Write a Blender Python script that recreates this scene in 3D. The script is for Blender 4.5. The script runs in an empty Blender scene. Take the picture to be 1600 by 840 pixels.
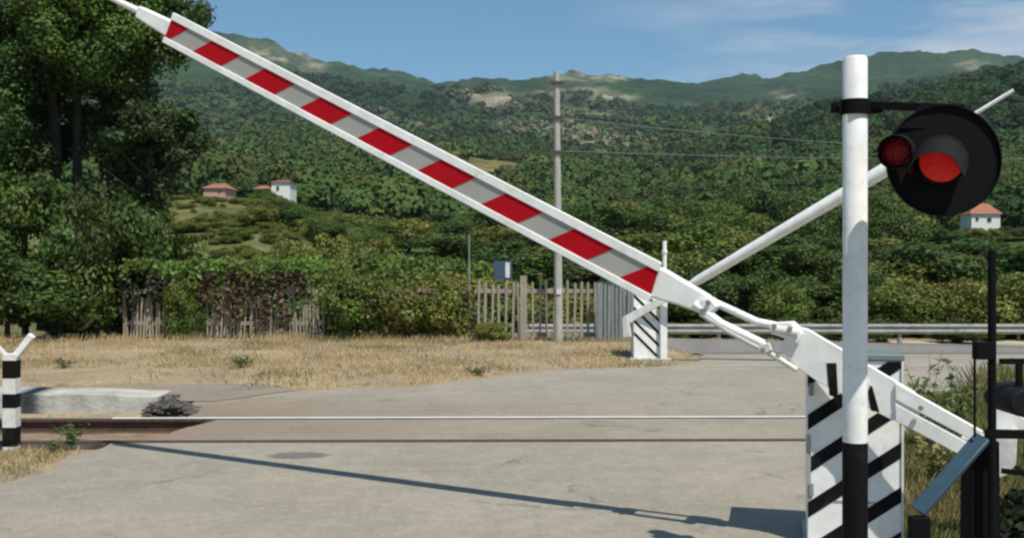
import bpy, math, random
import numpy as np
from mathutils import Vector

# ------------------------------------------------------------------ camera, sky, sun, exposure
F = 1700.0            # focal length in photo pixels (photo is 1600 wide)
HY = 405.0            # horizon row
EYE = 1.6
S = bpy.context.scene
C = S.collection
cam_d = bpy.data.cameras.new('camera'); cam = bpy.data.objects.new('camera', cam_d); C.objects.link(cam)
cam_d.sensor_fit = 'HORIZONTAL'; cam_d.sensor_width = 36.0; cam_d.lens = 36.0 * F / 1600
cam_d.shift_y = -(420 - HY) / 1600
cam_d.clip_end = 20000; cam_d.clip_start = 0.05
cam.location = (0, 0, EYE); cam.rotation_euler = (math.radians(90), 0, 0)
S.camera = cam

SUNV = Vector((0.30, -0.50, 1.0)).normalized()      # towards the sun
W = bpy.data.worlds.new('World'); S.world = W; W.use_nodes = True
nt = W.node_tree; nt.nodes.clear()
def wn(t): return nt.nodes.new(t)
sky = wn('ShaderNodeTexSky'); sky.sky_type = 'NISHITA'; sky.sun_disc = False
sky.sun_elevation = math.asin(SUNV.z); sky.sun_rotation = math.atan2(SUNV.x, SUNV.y)
sky.altitude = 600; sky.air_density = 1.0; sky.dust_density = 0.3; sky.ozone_density = 2.5
bg = wn('ShaderNodeBackground'); bg.inputs['Strength'].default_value = 0.095
out = wn('ShaderNodeOutputWorld')
tc = wn('ShaderNodeTexCoord')
mp = wn('ShaderNodeMapping'); mp.inputs['Rotation'].default_value = (0, math.radians(-28), 0)
mp.inputs['Scale'].default_value = (3.0, 3.0, 15.0)
no = wn('ShaderNodeTexNoise'); no.inputs['Scale'].default_value = 1.6; no.inputs['Detail'].default_value = 7; no.inputs['Roughness'].default_value = 0.6
cr = wn('ShaderNodeMapRange'); cr.inputs['From Min'].default_value = 0.44; cr.inputs['From Max'].default_value = 0.66
cr.inputs['To Max'].default_value = 0.75
sx = wn('ShaderNodeSeparateXYZ')
ms = wn('ShaderNodeMapRange'); ms.inputs['From Min'].default_value = 0.05; ms.inputs['From Max'].default_value = 0.3
mu = wn('ShaderNodeMath'); mu.operation = 'MULTIPLY'
mx = wn('ShaderNodeMix'); mx.data_type = 'RGBA'
mx.inputs['B'].default_value = (6.0, 6.4, 7.2, 1)
L = nt.links.new
L(tc.outputs['Generated'], mp.inputs['Vector']); L(mp.outputs[0], no.inputs['Vector']); L(no.outputs[0], cr.inputs['Value'])
L(tc.outputs['Generated'], sx.inputs[0]); L(sx.outputs['X'], ms.inputs['Value'])
L(cr.outputs[0], mu.inputs[0]); L(ms.outputs[0], mu.inputs[1])
L(mu.outputs[0], mx.inputs['Factor']); hs = wn('ShaderNodeHueSaturation'); hs.inputs['Hue'].default_value = 0.49; hs.inputs['Saturation'].default_value = 1.25; L(sky.outputs[0], hs.inputs['Color']); L(hs.outputs[0], mx.inputs['A']); L(mx.outputs['Result'], bg.inputs['Color'])
L(bg.outputs[0], out.inputs[0])

sun_d = bpy.data.lights.new('sun', 'SUN'); sun = bpy.data.objects.new('sun', sun_d); C.objects.link(sun)
sun_d.energy = 4.8; sun_d.angle = math.radians(0.55); sun_d.color = (1.0, 0.95, 0.86)
sun.rotation_euler = SUNV.to_track_quat('Z', 'Y').to_euler(); sun.location = (5, -5, 20)
S.view_settings.view_transform = 'Standard'; S.view_settings.look = 'None'
S.view_settings.exposure = 0.17; S.view_settings.gamma = 1.0
S.cycles.max_bounces = 6; S.cycles.diffuse_bounces = 3; S.cycles.glossy_bounces = 2
S.cycles.transmission_bounces = 2; S.cycles.volume_bounces = 0; S.cycles.transparent_max_bounces = 8
S.cycles.filter_width = 2.4
S.cycles.use_denoising = True

# ------------------------------------------------------------------ helpers
rnd = random.Random(7)
def lin(r, g, b):
    f = lambda c: (c / 255) / 12.92 if c / 255 <= 0.04045 else ((c / 255 + 0.055) / 1.055) ** 2.4
    return (f(r), f(g), f(b))
def at(px, py, Y): return Vector(((px - 800) / F * Y, Y, EYE + (HY - py) / F * Y))
def xat(px, Y): return (px - 800) / F * Y
def zat(py, Y): return EYE + (HY - py) / F * Y

def smooth(t): t = np.clip(t, 0, 1); return t * t * (3 - 2 * t)
_rs = np.random.RandomState(3); LAT = _rs.rand(512, 512)
def vnoise(x, y):
    x = np.asarray(x, float); y = np.asarray(y, float)
    xi = np.floor(x).astype(int); yi = np.floor(y).astype(int)
    fx = x - xi; fy = y - yi; fx = fx * fx * (3 - 2 * fx); fy = fy * fy * (3 - 2 * fy)
    a = LAT[xi % 512, yi % 512]; b = LAT[(xi + 1) % 512, yi % 512]
    c = LAT[xi % 512, (yi + 1) % 512]; d = LAT[(xi + 1) % 512, (yi + 1) % 512]
    return (a * (1 - fx) + b * fx) * (1 - fy) + (c * (1 - fx) + d * fx) * fy
def fbm(x, y, o=4, s=1.0):
    r = 0; a = 1; t = 0
    for i in range(o):
        r = r + a * vnoise(np.asarray(x) * s + 17.3 * i, np.asarray(y) * s + 9.1 * i); t += a; a *= 0.5; s *= 2.03
    return r / t - 0.5

def mesh_np(name, verts, faces, mats, parent=None, col=None, smooth_=False, mi=None, loc=(0, 0, 0)):
    """verts (n,3) array, faces (m,k) array of equal size; col per-vertex rgb -> attribute 'tint'"""
    me = bpy.data.meshes.new(name)
    verts = np.asarray(verts, np.float32); faces = np.asarray(faces, np.int32)
    m, k = faces.shape
    me.vertices.add(len(verts)); me.vertices.foreach_set('co', verts.ravel())
    me.loops.add(m * k); me.loops.foreach_set('vertex_index', faces.ravel())
    me.polygons.add(m); me.polygons.foreach_set('loop_start', np.arange(0, m * k, k, dtype=np.int32))
    me.polygons.foreach_set('loop_total', np.full(m, k, np.int32))
    if smooth_: me.polygons.foreach_set('use_smooth', np.ones(m, bool))
    if mi is not None: me.polygons.foreach_set('material_index', np.asarray(mi, np.int32))
    if col is not None:
        at_ = me.attributes.new('tint', 'FLOAT_COLOR', 'POINT')
        c4 = np.ones((len(verts), 4), np.float32); c4[:, :3] = col
        at_.data.foreach_set('color', c4.ravel())
    me.update(calc_edges=True)
    for mt in (mats if isinstance(mats, (list, tuple)) else [mats]): me.materials.append(mt)
    o = bpy.data.objects.new(name, me); C.objects.link(o); o.location = loc
    if parent: o.parent = parent
    return o

class MB:
    def __init__(s): s.v = []; s.f = []; s.m = []; s.s = []
    def add(s, vs, fs, m=0, sm=False):
        b = len(s.v); s.v += [tuple(v) for v in vs]
        for f in fs: s.f.append(tuple(b + i for i in f)); s.m.append(m); s.s.append(sm)
    def hexa(s, p, m=0):   # 8 points: bottom 4 ccw, top 4
        s.add(p, [(3, 2, 1, 0), (4, 5, 6, 7), (0, 1, 5, 4), (1, 2, 6, 5), (2, 3, 7, 6), (3, 0, 4, 7)], m)
    def box(s, c, sz, m=0, rz=0.0):
        c = Vector(c); hx, hy, hz = sz[0] / 2, sz[1] / 2, sz[2] / 2
        cs, sn = math.cos(rz), math.sin(rz); P = []
        for z in (-hz, hz):
            for x, y in ((-hx, -hy), (hx, -hy), (hx, hy), (-hx, hy)):
                P.append((c.x + x * cs - y * sn, c.y + x * sn + y * cs, c.z + z))
        s.hexa(P, m)
    def bar(s, a, b, w, h, up=(0, 0, 1), m=0, w2=None, h2=None):
        a = Vector(a); b = Vector(b); d = (b - a).normalized(); u = Vector(up)
        sd = d.cross(u).normalized(); u = sd.cross(d).normalized(); P = []
        w2 = w if w2 is None else w2; h2 = h if h2 is None else h2
        for q, ww, hh in ((a, w, h), (b, w2, h2)):
            for i, j in ((-1, -1), (1, -1), (1, 1), (-1, 1)): P.append(q + sd * (i * ww / 2) + u * (j * hh / 2))
        s.hexa(P, m)
    def tube(s, pts, rs, n=12, m=0, cap=True):
        pts = [Vector(p) for p in pts]
        if not isinstance(rs, (list, tuple)): rs = [rs] * len(pts)
        vs = []; ref = None
        for i, p in enumerate(pts):
            d = ((pts[min(i + 1, len(pts) - 1)] - pts[max(i - 1, 0)])).normalized()
            if ref is None:
                ref = Vector((0, 0, 1)) if abs(d.z) < 0.9 else Vector((0, 1, 0))
            a = d.cross(ref).normalized(); b = d.cross(a).normalized(); ref = -b if False else ref
            for k in range(n):
                t = 2 * math.pi * k / n; vs.append(p + (a * math.cos(t) + b * math.sin(t)) * rs[i])
        fs = []
        for i in range(len(pts) - 1):
            for k in range(n): fs.append((i * n + k, i * n + (k + 1) % n, (i + 1) * n + (k + 1) % n, (i + 1) * n + k))
        s.add(vs, fs, m, True)
        if cap:
            s.add(vs[:n], [tuple(range(n))], m); s.add(vs[-n:], [tuple(range(n))][::-1], m)
    def disc(s, c, d, r, t, n=48, m=0):   # solid disc, axis d, thickness t
        c = Vector(c); d = Vector(d).normalized(); s.tube([c - d * t / 2, c + d * t / 2], r, n, m)
    def prism(s, front, off, m=0):  # front polygon points, offset vector
        n = len(front); off = Vector(off); f = [Vector(p) for p in front]; b = [p + off for p in f]
        s.add(f, [tuple(range(n))], m); s.add(b, [tuple(reversed(range(n)))], m)
        for i in range(n):
            j = (i + 1) % n; s.add([f[i], f[j], b[j], b[i]], [(0, 1, 2, 3)], m)
    def build(s, name, mats, parent=None, bevel=0, loc=None):
        me = bpy.data.meshes.new(name)
        v = s.v
        if loc is not None: v = [(x - loc[0], y - loc[1], z - loc[2]) for x, y, z in v]
        me.from_pydata(v, [], s.f)
        for i, p in enumerate(me.polygons): p.material_index = s.m[i]; p.use_smooth = s.s[i]
        for mt in (mats if isinstance(mats, (list, tuple)) else [mats]): me.materials.append(mt)
        import bmesh
        bm = bmesh.new(); bm.from_mesh(me); bmesh.ops.remove_doubles(bm, verts=bm.verts, dist=1e-5)
        bmesh.ops.recalc_face_normals(bm, faces=bm.faces); bm.to_mesh(me); bm.free()
        me.set_sharp_from_angle(angle=math.radians(42))
        o = bpy.data.objects.new(name, me); C.objects.link(o)
        if loc is not None: o.location = loc
        if parent: 
            o.parent = parent
            o.matrix_parent_inverse.identity()
            if loc is None:   # world coordinates given: bring into the parent's frame
                o.location = -Vector(parent_world(parent))
        if bevel:
            b = o.modifiers.new('bevel', 'BEVEL'); b.width = bevel; b.segments = 2; b.limit_method = 'ANGLE'; b.angle_limit = math.radians(40)
        return o
def parent_world(p):
    v = Vector((0, 0, 0))
    while p is not None: v += Vector(p.location); p = p.parent
    return v
def tag(o, label, cat, group=None, kind=None):
    if label: o['label'] = label
    if cat: o['category'] = cat
    if group: o['group'] = group
    if kind: o['kind'] = kind
    return o
def thing(name, label, cat, loc=(0, 0, 0), group=None):
    o = bpy.data.objects.new(name, None); C.objects.link(o); o.location = loc; o.empty_display_size = 0.1
    return tag(o, label, cat, group)

# ------------------------------------------------------------------ materials
def mat(name, col, rough=0.7, metal=0.0, var=0.0, vscale=4.0, bump=0.0, bscale=40.0, col2=None, emit=None, estr=0, spec=0.5, stretch=None):
    m = bpy.data.materials.new(name); m.use_nodes = True; n = m.node_tree; b = n.nodes['Principled BSDF']
    b.inputs['Roughness'].default_value = rough; b.inputs['Metallic'].default_value = metal
    b.inputs['Specular IOR Level'].default_value = spec
    b.inputs['Base Color'].default_value = (*col, 1)
    tc = n.nodes.new('ShaderNodeTexCoord'); vec = tc.outputs['Object']
    if stretch:
        mp = n.nodes.new('ShaderNodeMapping'); mp.inputs['Scale'].default_value = stretch; n.links.new(vec, mp.inputs[0]); vec = mp.outputs[0]
    if var or col2:
        t = n.nodes.new('ShaderNodeTexNoise'); t.inputs['Scale'].default_value = vscale; t.inputs['Detail'].default_value = 6; t.inputs['Roughness'].default_value = 0.65
        n.links.new(vec, t.inputs['Vector'])
        r = n.nodes.new('ShaderNodeMapRange'); r.inputs['From Min'].default_value = 0.35; r.inputs['From Max'].default_value = 0.68
        n.links.new(t.outputs[0], r.inputs['Value'])
        x = n.nodes.new('ShaderNodeMix'); x.data_type = 'RGBA'
        x.inputs['A'].default_value = (*col, 1)
        x.inputs['B'].default_value = (*(col2 or tuple(c * (1 - var) for c in col)), 1)
        n.links.new(r.outputs[0], x.inputs['Factor']); n.links.new(x.outputs['Result'], b.inputs['Base Color'])
    if name in ('white_paint', 'red_reflective', 'grey_reflective', 'old_white_paint', 'black_paint'):
        src = b.inputs['Base Color'].links[0].from_socket
        for sc_, dt, lo_, hi_, fac, cc in ((3.2, 8, .50, .70, .38, (.42, .38, .30)), (28, 5, .66, .72, .75, (.16, .09, .05))):
            if name == 'black_paint': cc = (.06, .055, .045)
            if name == 'red_reflective': cc, fac = (.25, .03, .03), .25
            g = n.nodes.new('ShaderNodeTexNoise'); g.inputs['Scale'].default_value = sc_; g.inputs['Detail'].default_value = dt; g.inputs['Roughness'].default_value = .75
            n.links.new(tc.outputs['Object'], g.inputs['Vector'])
            gr = n.nodes.new('ShaderNodeMapRange'); gr.inputs['From Min'].default_value = lo_; gr.inputs['From Max'].default_value = hi_; gr.inputs['To Max'].default_value = fac
            n.links.new(g.outputs[0], gr.inputs['Value']); gm = n.nodes.new('ShaderNodeMix'); gm.data_type = 'RGBA'; gm.inputs['B'].default_value = (*cc, 1)
            n.links.new(gr.outputs[0], gm.inputs['Factor']); n.links.new(src, gm.inputs['A']); n.links.new(gm.outputs['Result'], b.inputs['Base Color']); src = gm.outputs['Result']
    if bump:
        t = n.nodes.new('ShaderNodeTexNoise'); t.inputs['Scale'].default_value = bscale; t.inputs['Detail'].default_value = 4
        n.links.new(vec, t.inputs['Vector'])
        bp = n.nodes.new('ShaderNodeBump'); bp.inputs['Strength'].default_value = bump; bp.inputs['Distance'].default_value = 0.02
        n.links.new(t.outputs[0], bp.inputs['Height']); n.links.new(bp.outputs[0], b.inputs['Normal'])
    if emit:
        b.inputs['Emission Color'].default_value = (*emit, 1); b.inputs['Emission Strength'].default_value = estr
    return m
def mat_tint(name, rough=0.75, trans=0.0, spec=0.3, nscale=0, namp=0.0, bump=0, bscale=1.0, bdist=0.1):
    m = bpy.data.materials.new(name); m.use_nodes = True; n = m.node_tree; b = n.nodes['Principled BSDF']
    b.inputs['Roughness'].default_value = rough; b.inputs['Specular IOR Level'].default_value = spec
    a = n.nodes.new('ShaderNodeAttribute'); a.attribute_name = 'tint'; src = a.outputs['Color']
    if namp:
        tc = n.nodes.new('ShaderNodeTexCoord'); t = n.nodes.new('ShaderNodeTexNoise'); t.inputs['Scale'].default_value = nscale
        t.inputs['Detail'].default_value = 8; t.inputs['Roughness'].default_value = 0.7; n.links.new(tc.outputs['Object'], t.inputs[0])
        r = n.nodes.new('ShaderNodeMapRange'); r.inputs['From Min'].default_value = 0.3; r.inputs['From Max'].default_value = 0.7
        r.inputs['To Min'].default_value = 1 - namp; r.inputs['To Max'].default_value = 1 + namp; n.links.new(t.outputs[0], r.inputs[0])
        h = n.nodes.new('ShaderNodeVectorMath'); h.operation = 'SCALE'; n.links.new(src, h.inputs[0]); n.links.new(r.outputs[0], h.inputs['Scale']); src = h.outputs[0]
        if bump:
            t2 = n.nodes.new('ShaderNodeTexNoise'); t2.inputs['Scale'].default_value = bscale; t2.inputs['Detail'].default_value = 5
            n.links.new(tc.outputs['Object'], t2.inputs[0])
            bp = n.nodes.new('ShaderNodeBump'); bp.inputs['Strength'].default_value = bump; bp.inputs['Distance'].default_value = bdist
            n.links.new(t2.outputs[0], bp.inputs['Height']); n.links.new(bp.outputs[0], b.inputs['Normal'])
    n.links.new(src, b.inputs['Base Color'])
    if trans:
        o = n.nodes['Material Output']; tr = n.nodes.new('ShaderNodeBsdfTranslucent'); n.links.new(src, tr.inputs['Color'])
        mxs = n.nodes.new('ShaderNodeMixShader'); mxs.inputs[0].default_value = trans
        n.links.new(b.outputs[0], mxs.inputs[1]); n.links.new(tr.outputs[0], mxs.inputs[2]); n.links.new(mxs.outputs[0], o.inputs['Surface'])
    return m
WHITE = mat('white_paint', (0.87, 0.87, 0.83), 0.5, var=0.16, vscale=7, bump=0.05, bscale=25)
WHITE2 = mat('old_white_paint', (0.74, 0.73, 0.68), 0.6, var=0.28, vscale=14, bump=0.15, bscale=30)
RED = mat('red_reflective', (0.43, 0.003, 0.010), 0.8, var=0.12, vscale=6, spec=0.12)
GREY = mat('grey_reflective', (0.35, 0.35, 0.32), 0.7, var=0.10, vscale=6, spec=.3)
BLACK = mat('black_paint', (0.005, 0.005, 0.005), 0.7, spec=.15, var=0.3, vscale=10, bump=0.05)
BLACKM = mat('black_steel', (0.004, 0.004, 0.005), 0.75, spec=.12, var=0.3, vscale=20)
VISOR = mat('weathered_black', (0.007, 0.008, 0.008), 0.7, spec=0.2, var=0.25, vscale=20)
BLUEG = mat('blue_grey_paint', (0.035, 0.075, 0.105), 0.45, var=0.25, vscale=15)
LENS = mat('red_lens', (0.50, 0.008, 0.008), 0.3, col2=(0.16, 0.002, 0.003), vscale=70, bump=0.8, bscale=90, emit=(1.0, 0.02, 0.015), estr=0.14)
LENSD = mat('dark_red_lens', (0.40, 0.008, 0.008), 0.2, col2=(0.10, 0.003, 0.003), vscale=60, bump=0.8, bscale=90)
GALV = mat('galvanised_steel', (0.30, 0.30, 0.28), 0.7, metal=0.1, var=0.4, vscale=3)
TOPG = mat('green_grey_lid', (0.16, 0.21, 0.20), 0.5, var=0.2)
CONC = mat('old_concrete', (0.50, 0.48, 0.41), 0.9, col2=(0.30, 0.28, 0.24), vscale=3.5, bump=0.5, bscale=22)
STONE = mat('broken_asphalt', (0.14, 0.12, 0.10), 0.95, col2=(0.06, 0.055, 0.05), vscale=9, bump=0.8, bscale=14)
WOOD = mat('weathered_wood', (0.36, 0.32, 0.25), 0.85, col2=(0.22, 0.19, 0.15), vscale=5, bump=0.3, bscale=20, stretch=(6, 6, 0.6))
WOODP = mat('pale_wood', (0.40, 0.35, 0.27), 0.85, col2=(0.20, 0.16, 0.12), vscale=5, stretch=(6, 6, 0.6))
WOODG = mat('grey_wood', (0.25, 0.26, 0.26), 0.85, col2=(0.16, 0.16, 0.16), vscale=5, stretch=(6, 6, 0.6))
POLEM = mat('pole_grey', (0.42, 0.41, 0.37), 0.8, var=0.3, vscale=4, stretch=(4, 4, 1))
BARK = mat('bark', (0.055, 0.043, 0.034), 0.95, col2=(0.025, 0.02, 0.016), vscale=6, bump=0.8, bscale=14, stretch=(4, 4, 1))
RUST = mat('rusty_rail', (0.10, 0.055, 0.035), 0.8, col2=(0.05, 0.03, 0.022), vscale=12, bump=0.3, bscale=40)
SHINE = mat('worn_rail_top_sheen', (0.90, 0.88, 0.82), 0.45, metal=0.25, var=0.2, vscale=3)  # sheen of the worn rail head painted as a pale, mostly diffuse colour
DULL = mat('dull_rail_top', (0.26, 0.23, 0.20), 0.5, metal=0.2, var=0.2)
ROOF = mat('red_roof_tiles', (0.34, 0.13, 0.08), 0.85, var=0.3, vscale=1.2)
WALLW = mat('white_render', (0.72, 0.70, 0.64), 0.8, var=0.1, vscale=0.5)
WALLP = mat('pink_render', (0.50, 0.30, 0.24), 0.8, var=0.15, vscale=0.5)
GLASSD = mat('dark_window', (0.02, 0.025, 0.03), 0.15)
WIRE = mat('wire', (0.14, 0.16, 0.14), 0.6)
INSUL = mat('dark_insulator', (0.08, 0.05, 0.04), 0.4)
BLUE = mat('blue_metal', (0.05, 0.08, 0.14), 0.5, var=0.2)
YEL = mat('yellow_post', (0.42, 0.34, 0.08), 0.6)
TEAL = mat('teal_metal', (0.03, 0.09, 0.09), 0.5, var=0.2)
LEAF = mat_tint('leaves', 0.6, trans=0.25, spec=0.35)
LEAFFAR = mat_tint('far_leaves', 0.85, trans=0.12, spec=0.1)
GRASS = mat_tint('grass_blades', 0.8, trans=0.2, spec=0.2)

def ground_material():
    m = bpy.data.materials.new('dry_ground'); m.use_nodes = True; n = m.node_tree; b = n.nodes['Principled BSDF']; l = n.links.new
    b.inputs['Roughness'].default_value = 0.95; b.inputs['Specular IOR Level'].default_value = 0.15
    tc = n.nodes.new('ShaderNodeTexCoord')
    def noise(s, d=6, r=0.65):
        t = n.nodes.new('ShaderNodeTexNoise'); t.inputs['Scale'].default_value = s; t.inputs['Detail'].default_value = d; t.inputs['Roughness'].default_value = r
        l(tc.outputs['Object'], t.inputs[0]); return t.outputs[0]
    def rng(x, a, c):
        r = n.nodes.new('ShaderNodeMapRange'); r.inputs['From Min'].default_value = a; r.inputs['From Max'].default_value = c; l(x, r.inputs[0]); return r.outputs[0]
    def mix(f, A, B):
        x = n.nodes.new('ShaderNodeMix'); x.data_type = 'RGBA'; l(f, x.inputs['Factor'])
        for k, v in (('A', A), ('B', B)):
            if isinstance(v, tuple): x.inputs[k].default_value = (*v, 1)
            else: l(v, x.inputs[k])
        return x.outputs['Result']
    c = mix(rng(noise(0.9), .4, .62), (0.44, 0.33, 0.19), (0.31, 0.235, 0.155))
    c = mix(rng(noise(3.1), .55, .68), c, (0.15, 0.15, 0.055))
    c = mix(rng(noise(0.5), .5, .66), c, (0.33, 0.25, 0.165))
    c = mix(rng(noise(25, 4), .45, .7), c, (0.20, 0.17, 0.12))
    sp = n.nodes.new('ShaderNodeSeparateXYZ'); l(tc.outputs['Object'], sp.inputs[0])
    c = mix(rng(sp.outputs['Y'], 35.5, 38), c, mix(rng(noise(.6), .4, .62), (0.085, 0.10, 0.032), (0.19, 0.165, 0.075)))
    l(c, b.inputs['Base Color'])
    bp = n.nodes.new('ShaderNodeBump'); bp.inputs['Strength'].default_value = 0.7; bp.inputs['Distance'].default_value = 0.05
    l(noise(14, 6), bp.inputs['Height']); l(bp.outputs[0], b.inputs['Normal'])
    return m
def road_material(name, base, dark, stain=True):
    m = bpy.data.materials.new(name); m.use_nodes = True; n = m.node_tree; b = n.nodes['Principled BSDF']; l = n.links.new
    b.inputs['Roughness'].default_value = 0.9; b.inputs['Specular IOR Level'].default_value = 0.2
    tc = n.nodes.new('ShaderNodeTexCoord')
    def noise(s, d=6, r=0.65, sc=None):
        t = n.nodes.new('ShaderNodeTexNoise'); t.inputs['Scale'].default_value = s; t.inputs['Detail'].default_value = d; t.inputs['Roughness'].default_value = r
        if sc:
            mp = n.nodes.new('ShaderNodeMapping'); mp.inputs['Scale'].default_value = sc; l(tc.outputs['Object'], mp.inputs[0]); l(mp.outputs[0], t.inputs[0])
        else: l(tc.outputs['Object'], t.inputs[0])
        return t.outputs[0]
    def rng(x, a, c, lo=0, hi=1):
        r = n.nodes.new('ShaderNodeMapRange'); r.inputs['From Min'].default_value = a; r.inputs['From Max'].default_value = c
        r.inputs['To Min'].default_value = lo; r.inputs['To Max'].default_value = hi; l(x, r.inputs[0]); return r.outputs[0]
    def math_(op, a, c):
        x = n.nodes.new('ShaderNodeMath'); x.operation = op
        for i, v in enumerate((a, c)):
            if isinstance(v, (int, float)): x.inputs[i].default_value = v
            else: l(v, x.inputs[i])
        return x.outputs[0]
    def mix(f, A, B):
        x = n.nodes.new('ShaderNodeMix'); x.data_type = 'RGBA'; l(f, x.inputs['Factor'])
        for k, v in (('A', A), ('B', B)):
            if isinstance(v, tuple): x.inputs[k].default_value = (*v, 1)
            else: l(v, x.inputs[k])
        return x.outputs['Result']
    c = mix(rng(noise(0.8, 5), .38, .66), base, tuple(x * .76 for x in base))
    c = mix(rng(noise(1.0, 6, .6, (0.5, 4.0, 1)), .52, .72), c, (base[0] * 1.05, base[1] * .97, base[2] * .88))
    c = mix(rng(noise(48, 3), .5, .75, 0, .55), c, tuple(x * .62 for x in base))
    c = mix(rng(noise(45, 2), .58, .68, 0, .5), c, tuple(min(1, x * 1.5) for x in base))
    c = mix(rng(noise(2.3, 7, .75), .60, .72, 0, .5), c, dark)
    if stain:
        vo = n.nodes.new('ShaderNodeTexVoronoi'); vo.feature = 'DISTANCE_TO_EDGE'; vo.inputs['Scale'].default_value = 0.55
        wv = n.nodes.new('ShaderNodeVectorMath'); wv.operation = 'ADD'
        nv = n.nodes.new('ShaderNodeTexNoise'); nv.inputs['Scale'].default_value = 1.6; nv.inputs['Detail'].default_value = 6; l(tc.outputs['Object'], nv.inputs[0])
        l(tc.outputs['Object'], wv.inputs[0]); l(nv.outputs['Color'], wv.inputs[1]); l(wv.outputs[0], vo.inputs['Vector'])
        c = mix(math_('MULTIPLY', rng(vo.outputs['Distance'], .004, .016, 1, 0), rng(noise(1.1, 3), .5, .62, 0, .6)), c, tuple(x * .5 for x in dark))
        c = mix(rng(noise(5, 7, .8), .44, .62, 0, .5), c, tuple(x * .66 for x in base))
        c = mix(rng(noise(14, 6, .8), .52, .66, 0, .4), c, tuple(min(1, x * 1.35) for x in base))
        sep = n.nodes.new('ShaderNodeSeparateXYZ'); l(tc.outputs['Object'], sep.inputs[0])
        yb = math_('ADD', sep.outputs['Y'], math_('MULTIPLY', noise(1.3, 5), 1.4))
        band = math_('MULTIPLY', rng(yb, 10.0, 10.5), rng(yb, 12.2, 13.6, 1, 0))
        xb = math_('ADD', sep.outputs['X'], math_('MULTIPLY', noise(0.9, 5), 2.0))
        band = math_('MULTIPLY', band, rng(xb, -2.2, 2.4, .8, .06))
        c = mix(band, c, (0.225, 0.168, 0.118))
        # tarred patch
        d = n.nodes.new('ShaderNodeVectorMath'); d.operation = 'SUBTRACT'; l(tc.outputs['Object'], d.inputs[0]); d.inputs[1].default_value = (-1.74, 8.85, 0)
        d2 = n.nodes.new('ShaderNodeVectorMath'); d2.operation = 'MULTIPLY'; l(d.outputs[0], d2.inputs[0]); d2.inputs[1].default_value = (3.4, 5.5, 0)
        d3 = n.nodes.new('ShaderNodeVectorMath'); d3.operation = 'LENGTH'; l(d2.outputs[0], d3.inputs[0])
        c = mix(rng(math_('ADD', d3.outputs['Value'], math_('MULTIPLY', noise(6, 4), .9)), 1.15, 1.45, .75, 0), c, (0.10, 0.095, 0.09))
    l(c, b.inputs['Base Color'])
    bp = n.nodes.new('ShaderNodeBump'); bp.inputs['Strength'].default_value = 0.5; bp.inputs['Distance'].default_value = 0.012
    l(noise(60, 4, .7), bp.inputs['Height']); l(bp.outputs[0], b.inputs['Normal'])
    return m
GROUND = ground_material()
ROAD = road_material('bleached_asphalt', (0.325, 0.295, 0.235), (0.20, 0.185, 0.15))
ROAD2 = road_material('far_asphalt', (0.205, 0.195, 0.185), (0.16, 0.155, 0.15), stain=False)
DIRT = road_material('dirt', (0.27, 0.225, 0.18), (0.19, 0.15, 0.115), stain=False)
VERGE = road_material('verge_gravel', (0.46, 0.42, 0.31), (0.32, 0.28, 0.17), stain=False)
BALLAST = mat('track_earth', (0.28, 0.20, 0.13), 0.95, col2=(0.15, 0.105, 0.07), vscale=7, bump=0.8, bscale=18)
PAINT = mat('worn_road_paint', (0.55, 0.54, 0.50), 0.8, var=0.35, vscale=5)

# ------------------------------------------------------------------ terrain heights
TILT = 0.015
def ground_z(X, Y):
    X = np.asarray(X, float); Y = np.asarray(Y, float)
    st = 22.6 - 4.8 * smooth((X - 1.6) / 1.6)
    z = -1.05 * np.clip((Y - st) / (33 - st), 0, 1)
    yy = Y - TILT * X
    z = z - 0.17 * smooth((yy - 9.30) / 0.10) * smooth((11.32 - yy) / 0.10)
    return z
PXC = np.array([-900, -300, 0, 200, 300, 400, 500, 600, 700, 800, 900, 1000, 1100, 1200, 1300, 1400, 1500, 1600, 1900, 2500], float)
DD = np.array([60, 80, 130, 200, 350, 600, 1000, 1600, 2300, 2600, 3300], float)
TAB = np.array([
 # -900 -300   0   200  300  400  500  600  700  800  900 1000 1100 1200 1300 1400 1500 1600 1900 2500
 [400, 395, 375, 360, 350, 352, 385, 410, 420, 425, 428, 430, 432, 434, 434, 434, 434, 434, 434, 434],   # 60
 [380, 370, 335, 318, 312, 322, 362, 395, 400, 408, 412, 415, 415, 415, 412, 408, 405, 402, 400, 400],   # 80
 [350, 330, 315, 312, 311, 316, 340, 360, 372, 385, 390, 392, 392, 388, 380, 372, 366, 362, 355, 355],   # 130
 [320, 310, 305, 304, 304, 308, 318, 330, 350, 360, 365, 368, 368, 360, 350, 342, 346, 346, 330, 330],   # 200
 [280, 280, 285, 285, 284, 282, 284, 290, 305, 318, 322, 322, 312, 292, 270, 250, 235, 228, 200, 190],   # 350
 [250, 250, 250, 250, 248, 246, 246, 252, 258, 268, 275, 275, 262, 222, 190, 176, 152, 128, 95, 80],   # 600
 [205, 205, 205, 205, 205, 208, 218, 230, 238, 240, 240, 240, 236, 222, 200, 188, 165, 145, 115, 100],   # 1000
 [140, 145, 150, 150, 150, 152, 158, 172, 186, 190, 188, 190, 188, 180, 176, 172, 160, 145, 130, 120],   # 1600
 [95,  90,  90,  88,  88,  90,  112, 132, 150, 146, 136, 138, 140, 138, 130, 116, 112, 122, 130, 120],   # 2300
 [80,  70,  66,  64,  62,  70,  93, 112, 134, 129, 108, 122, 122, 125, 115,  96,  91, 114, 120, 110],   # 2600
 [110, 110, 110, 110, 110, 110, 130, 140, 160, 160, 150, 160, 160, 160, 150, 140, 140, 150, 150, 150],   # 3300
], float)
LD = np.log(DD)
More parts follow.
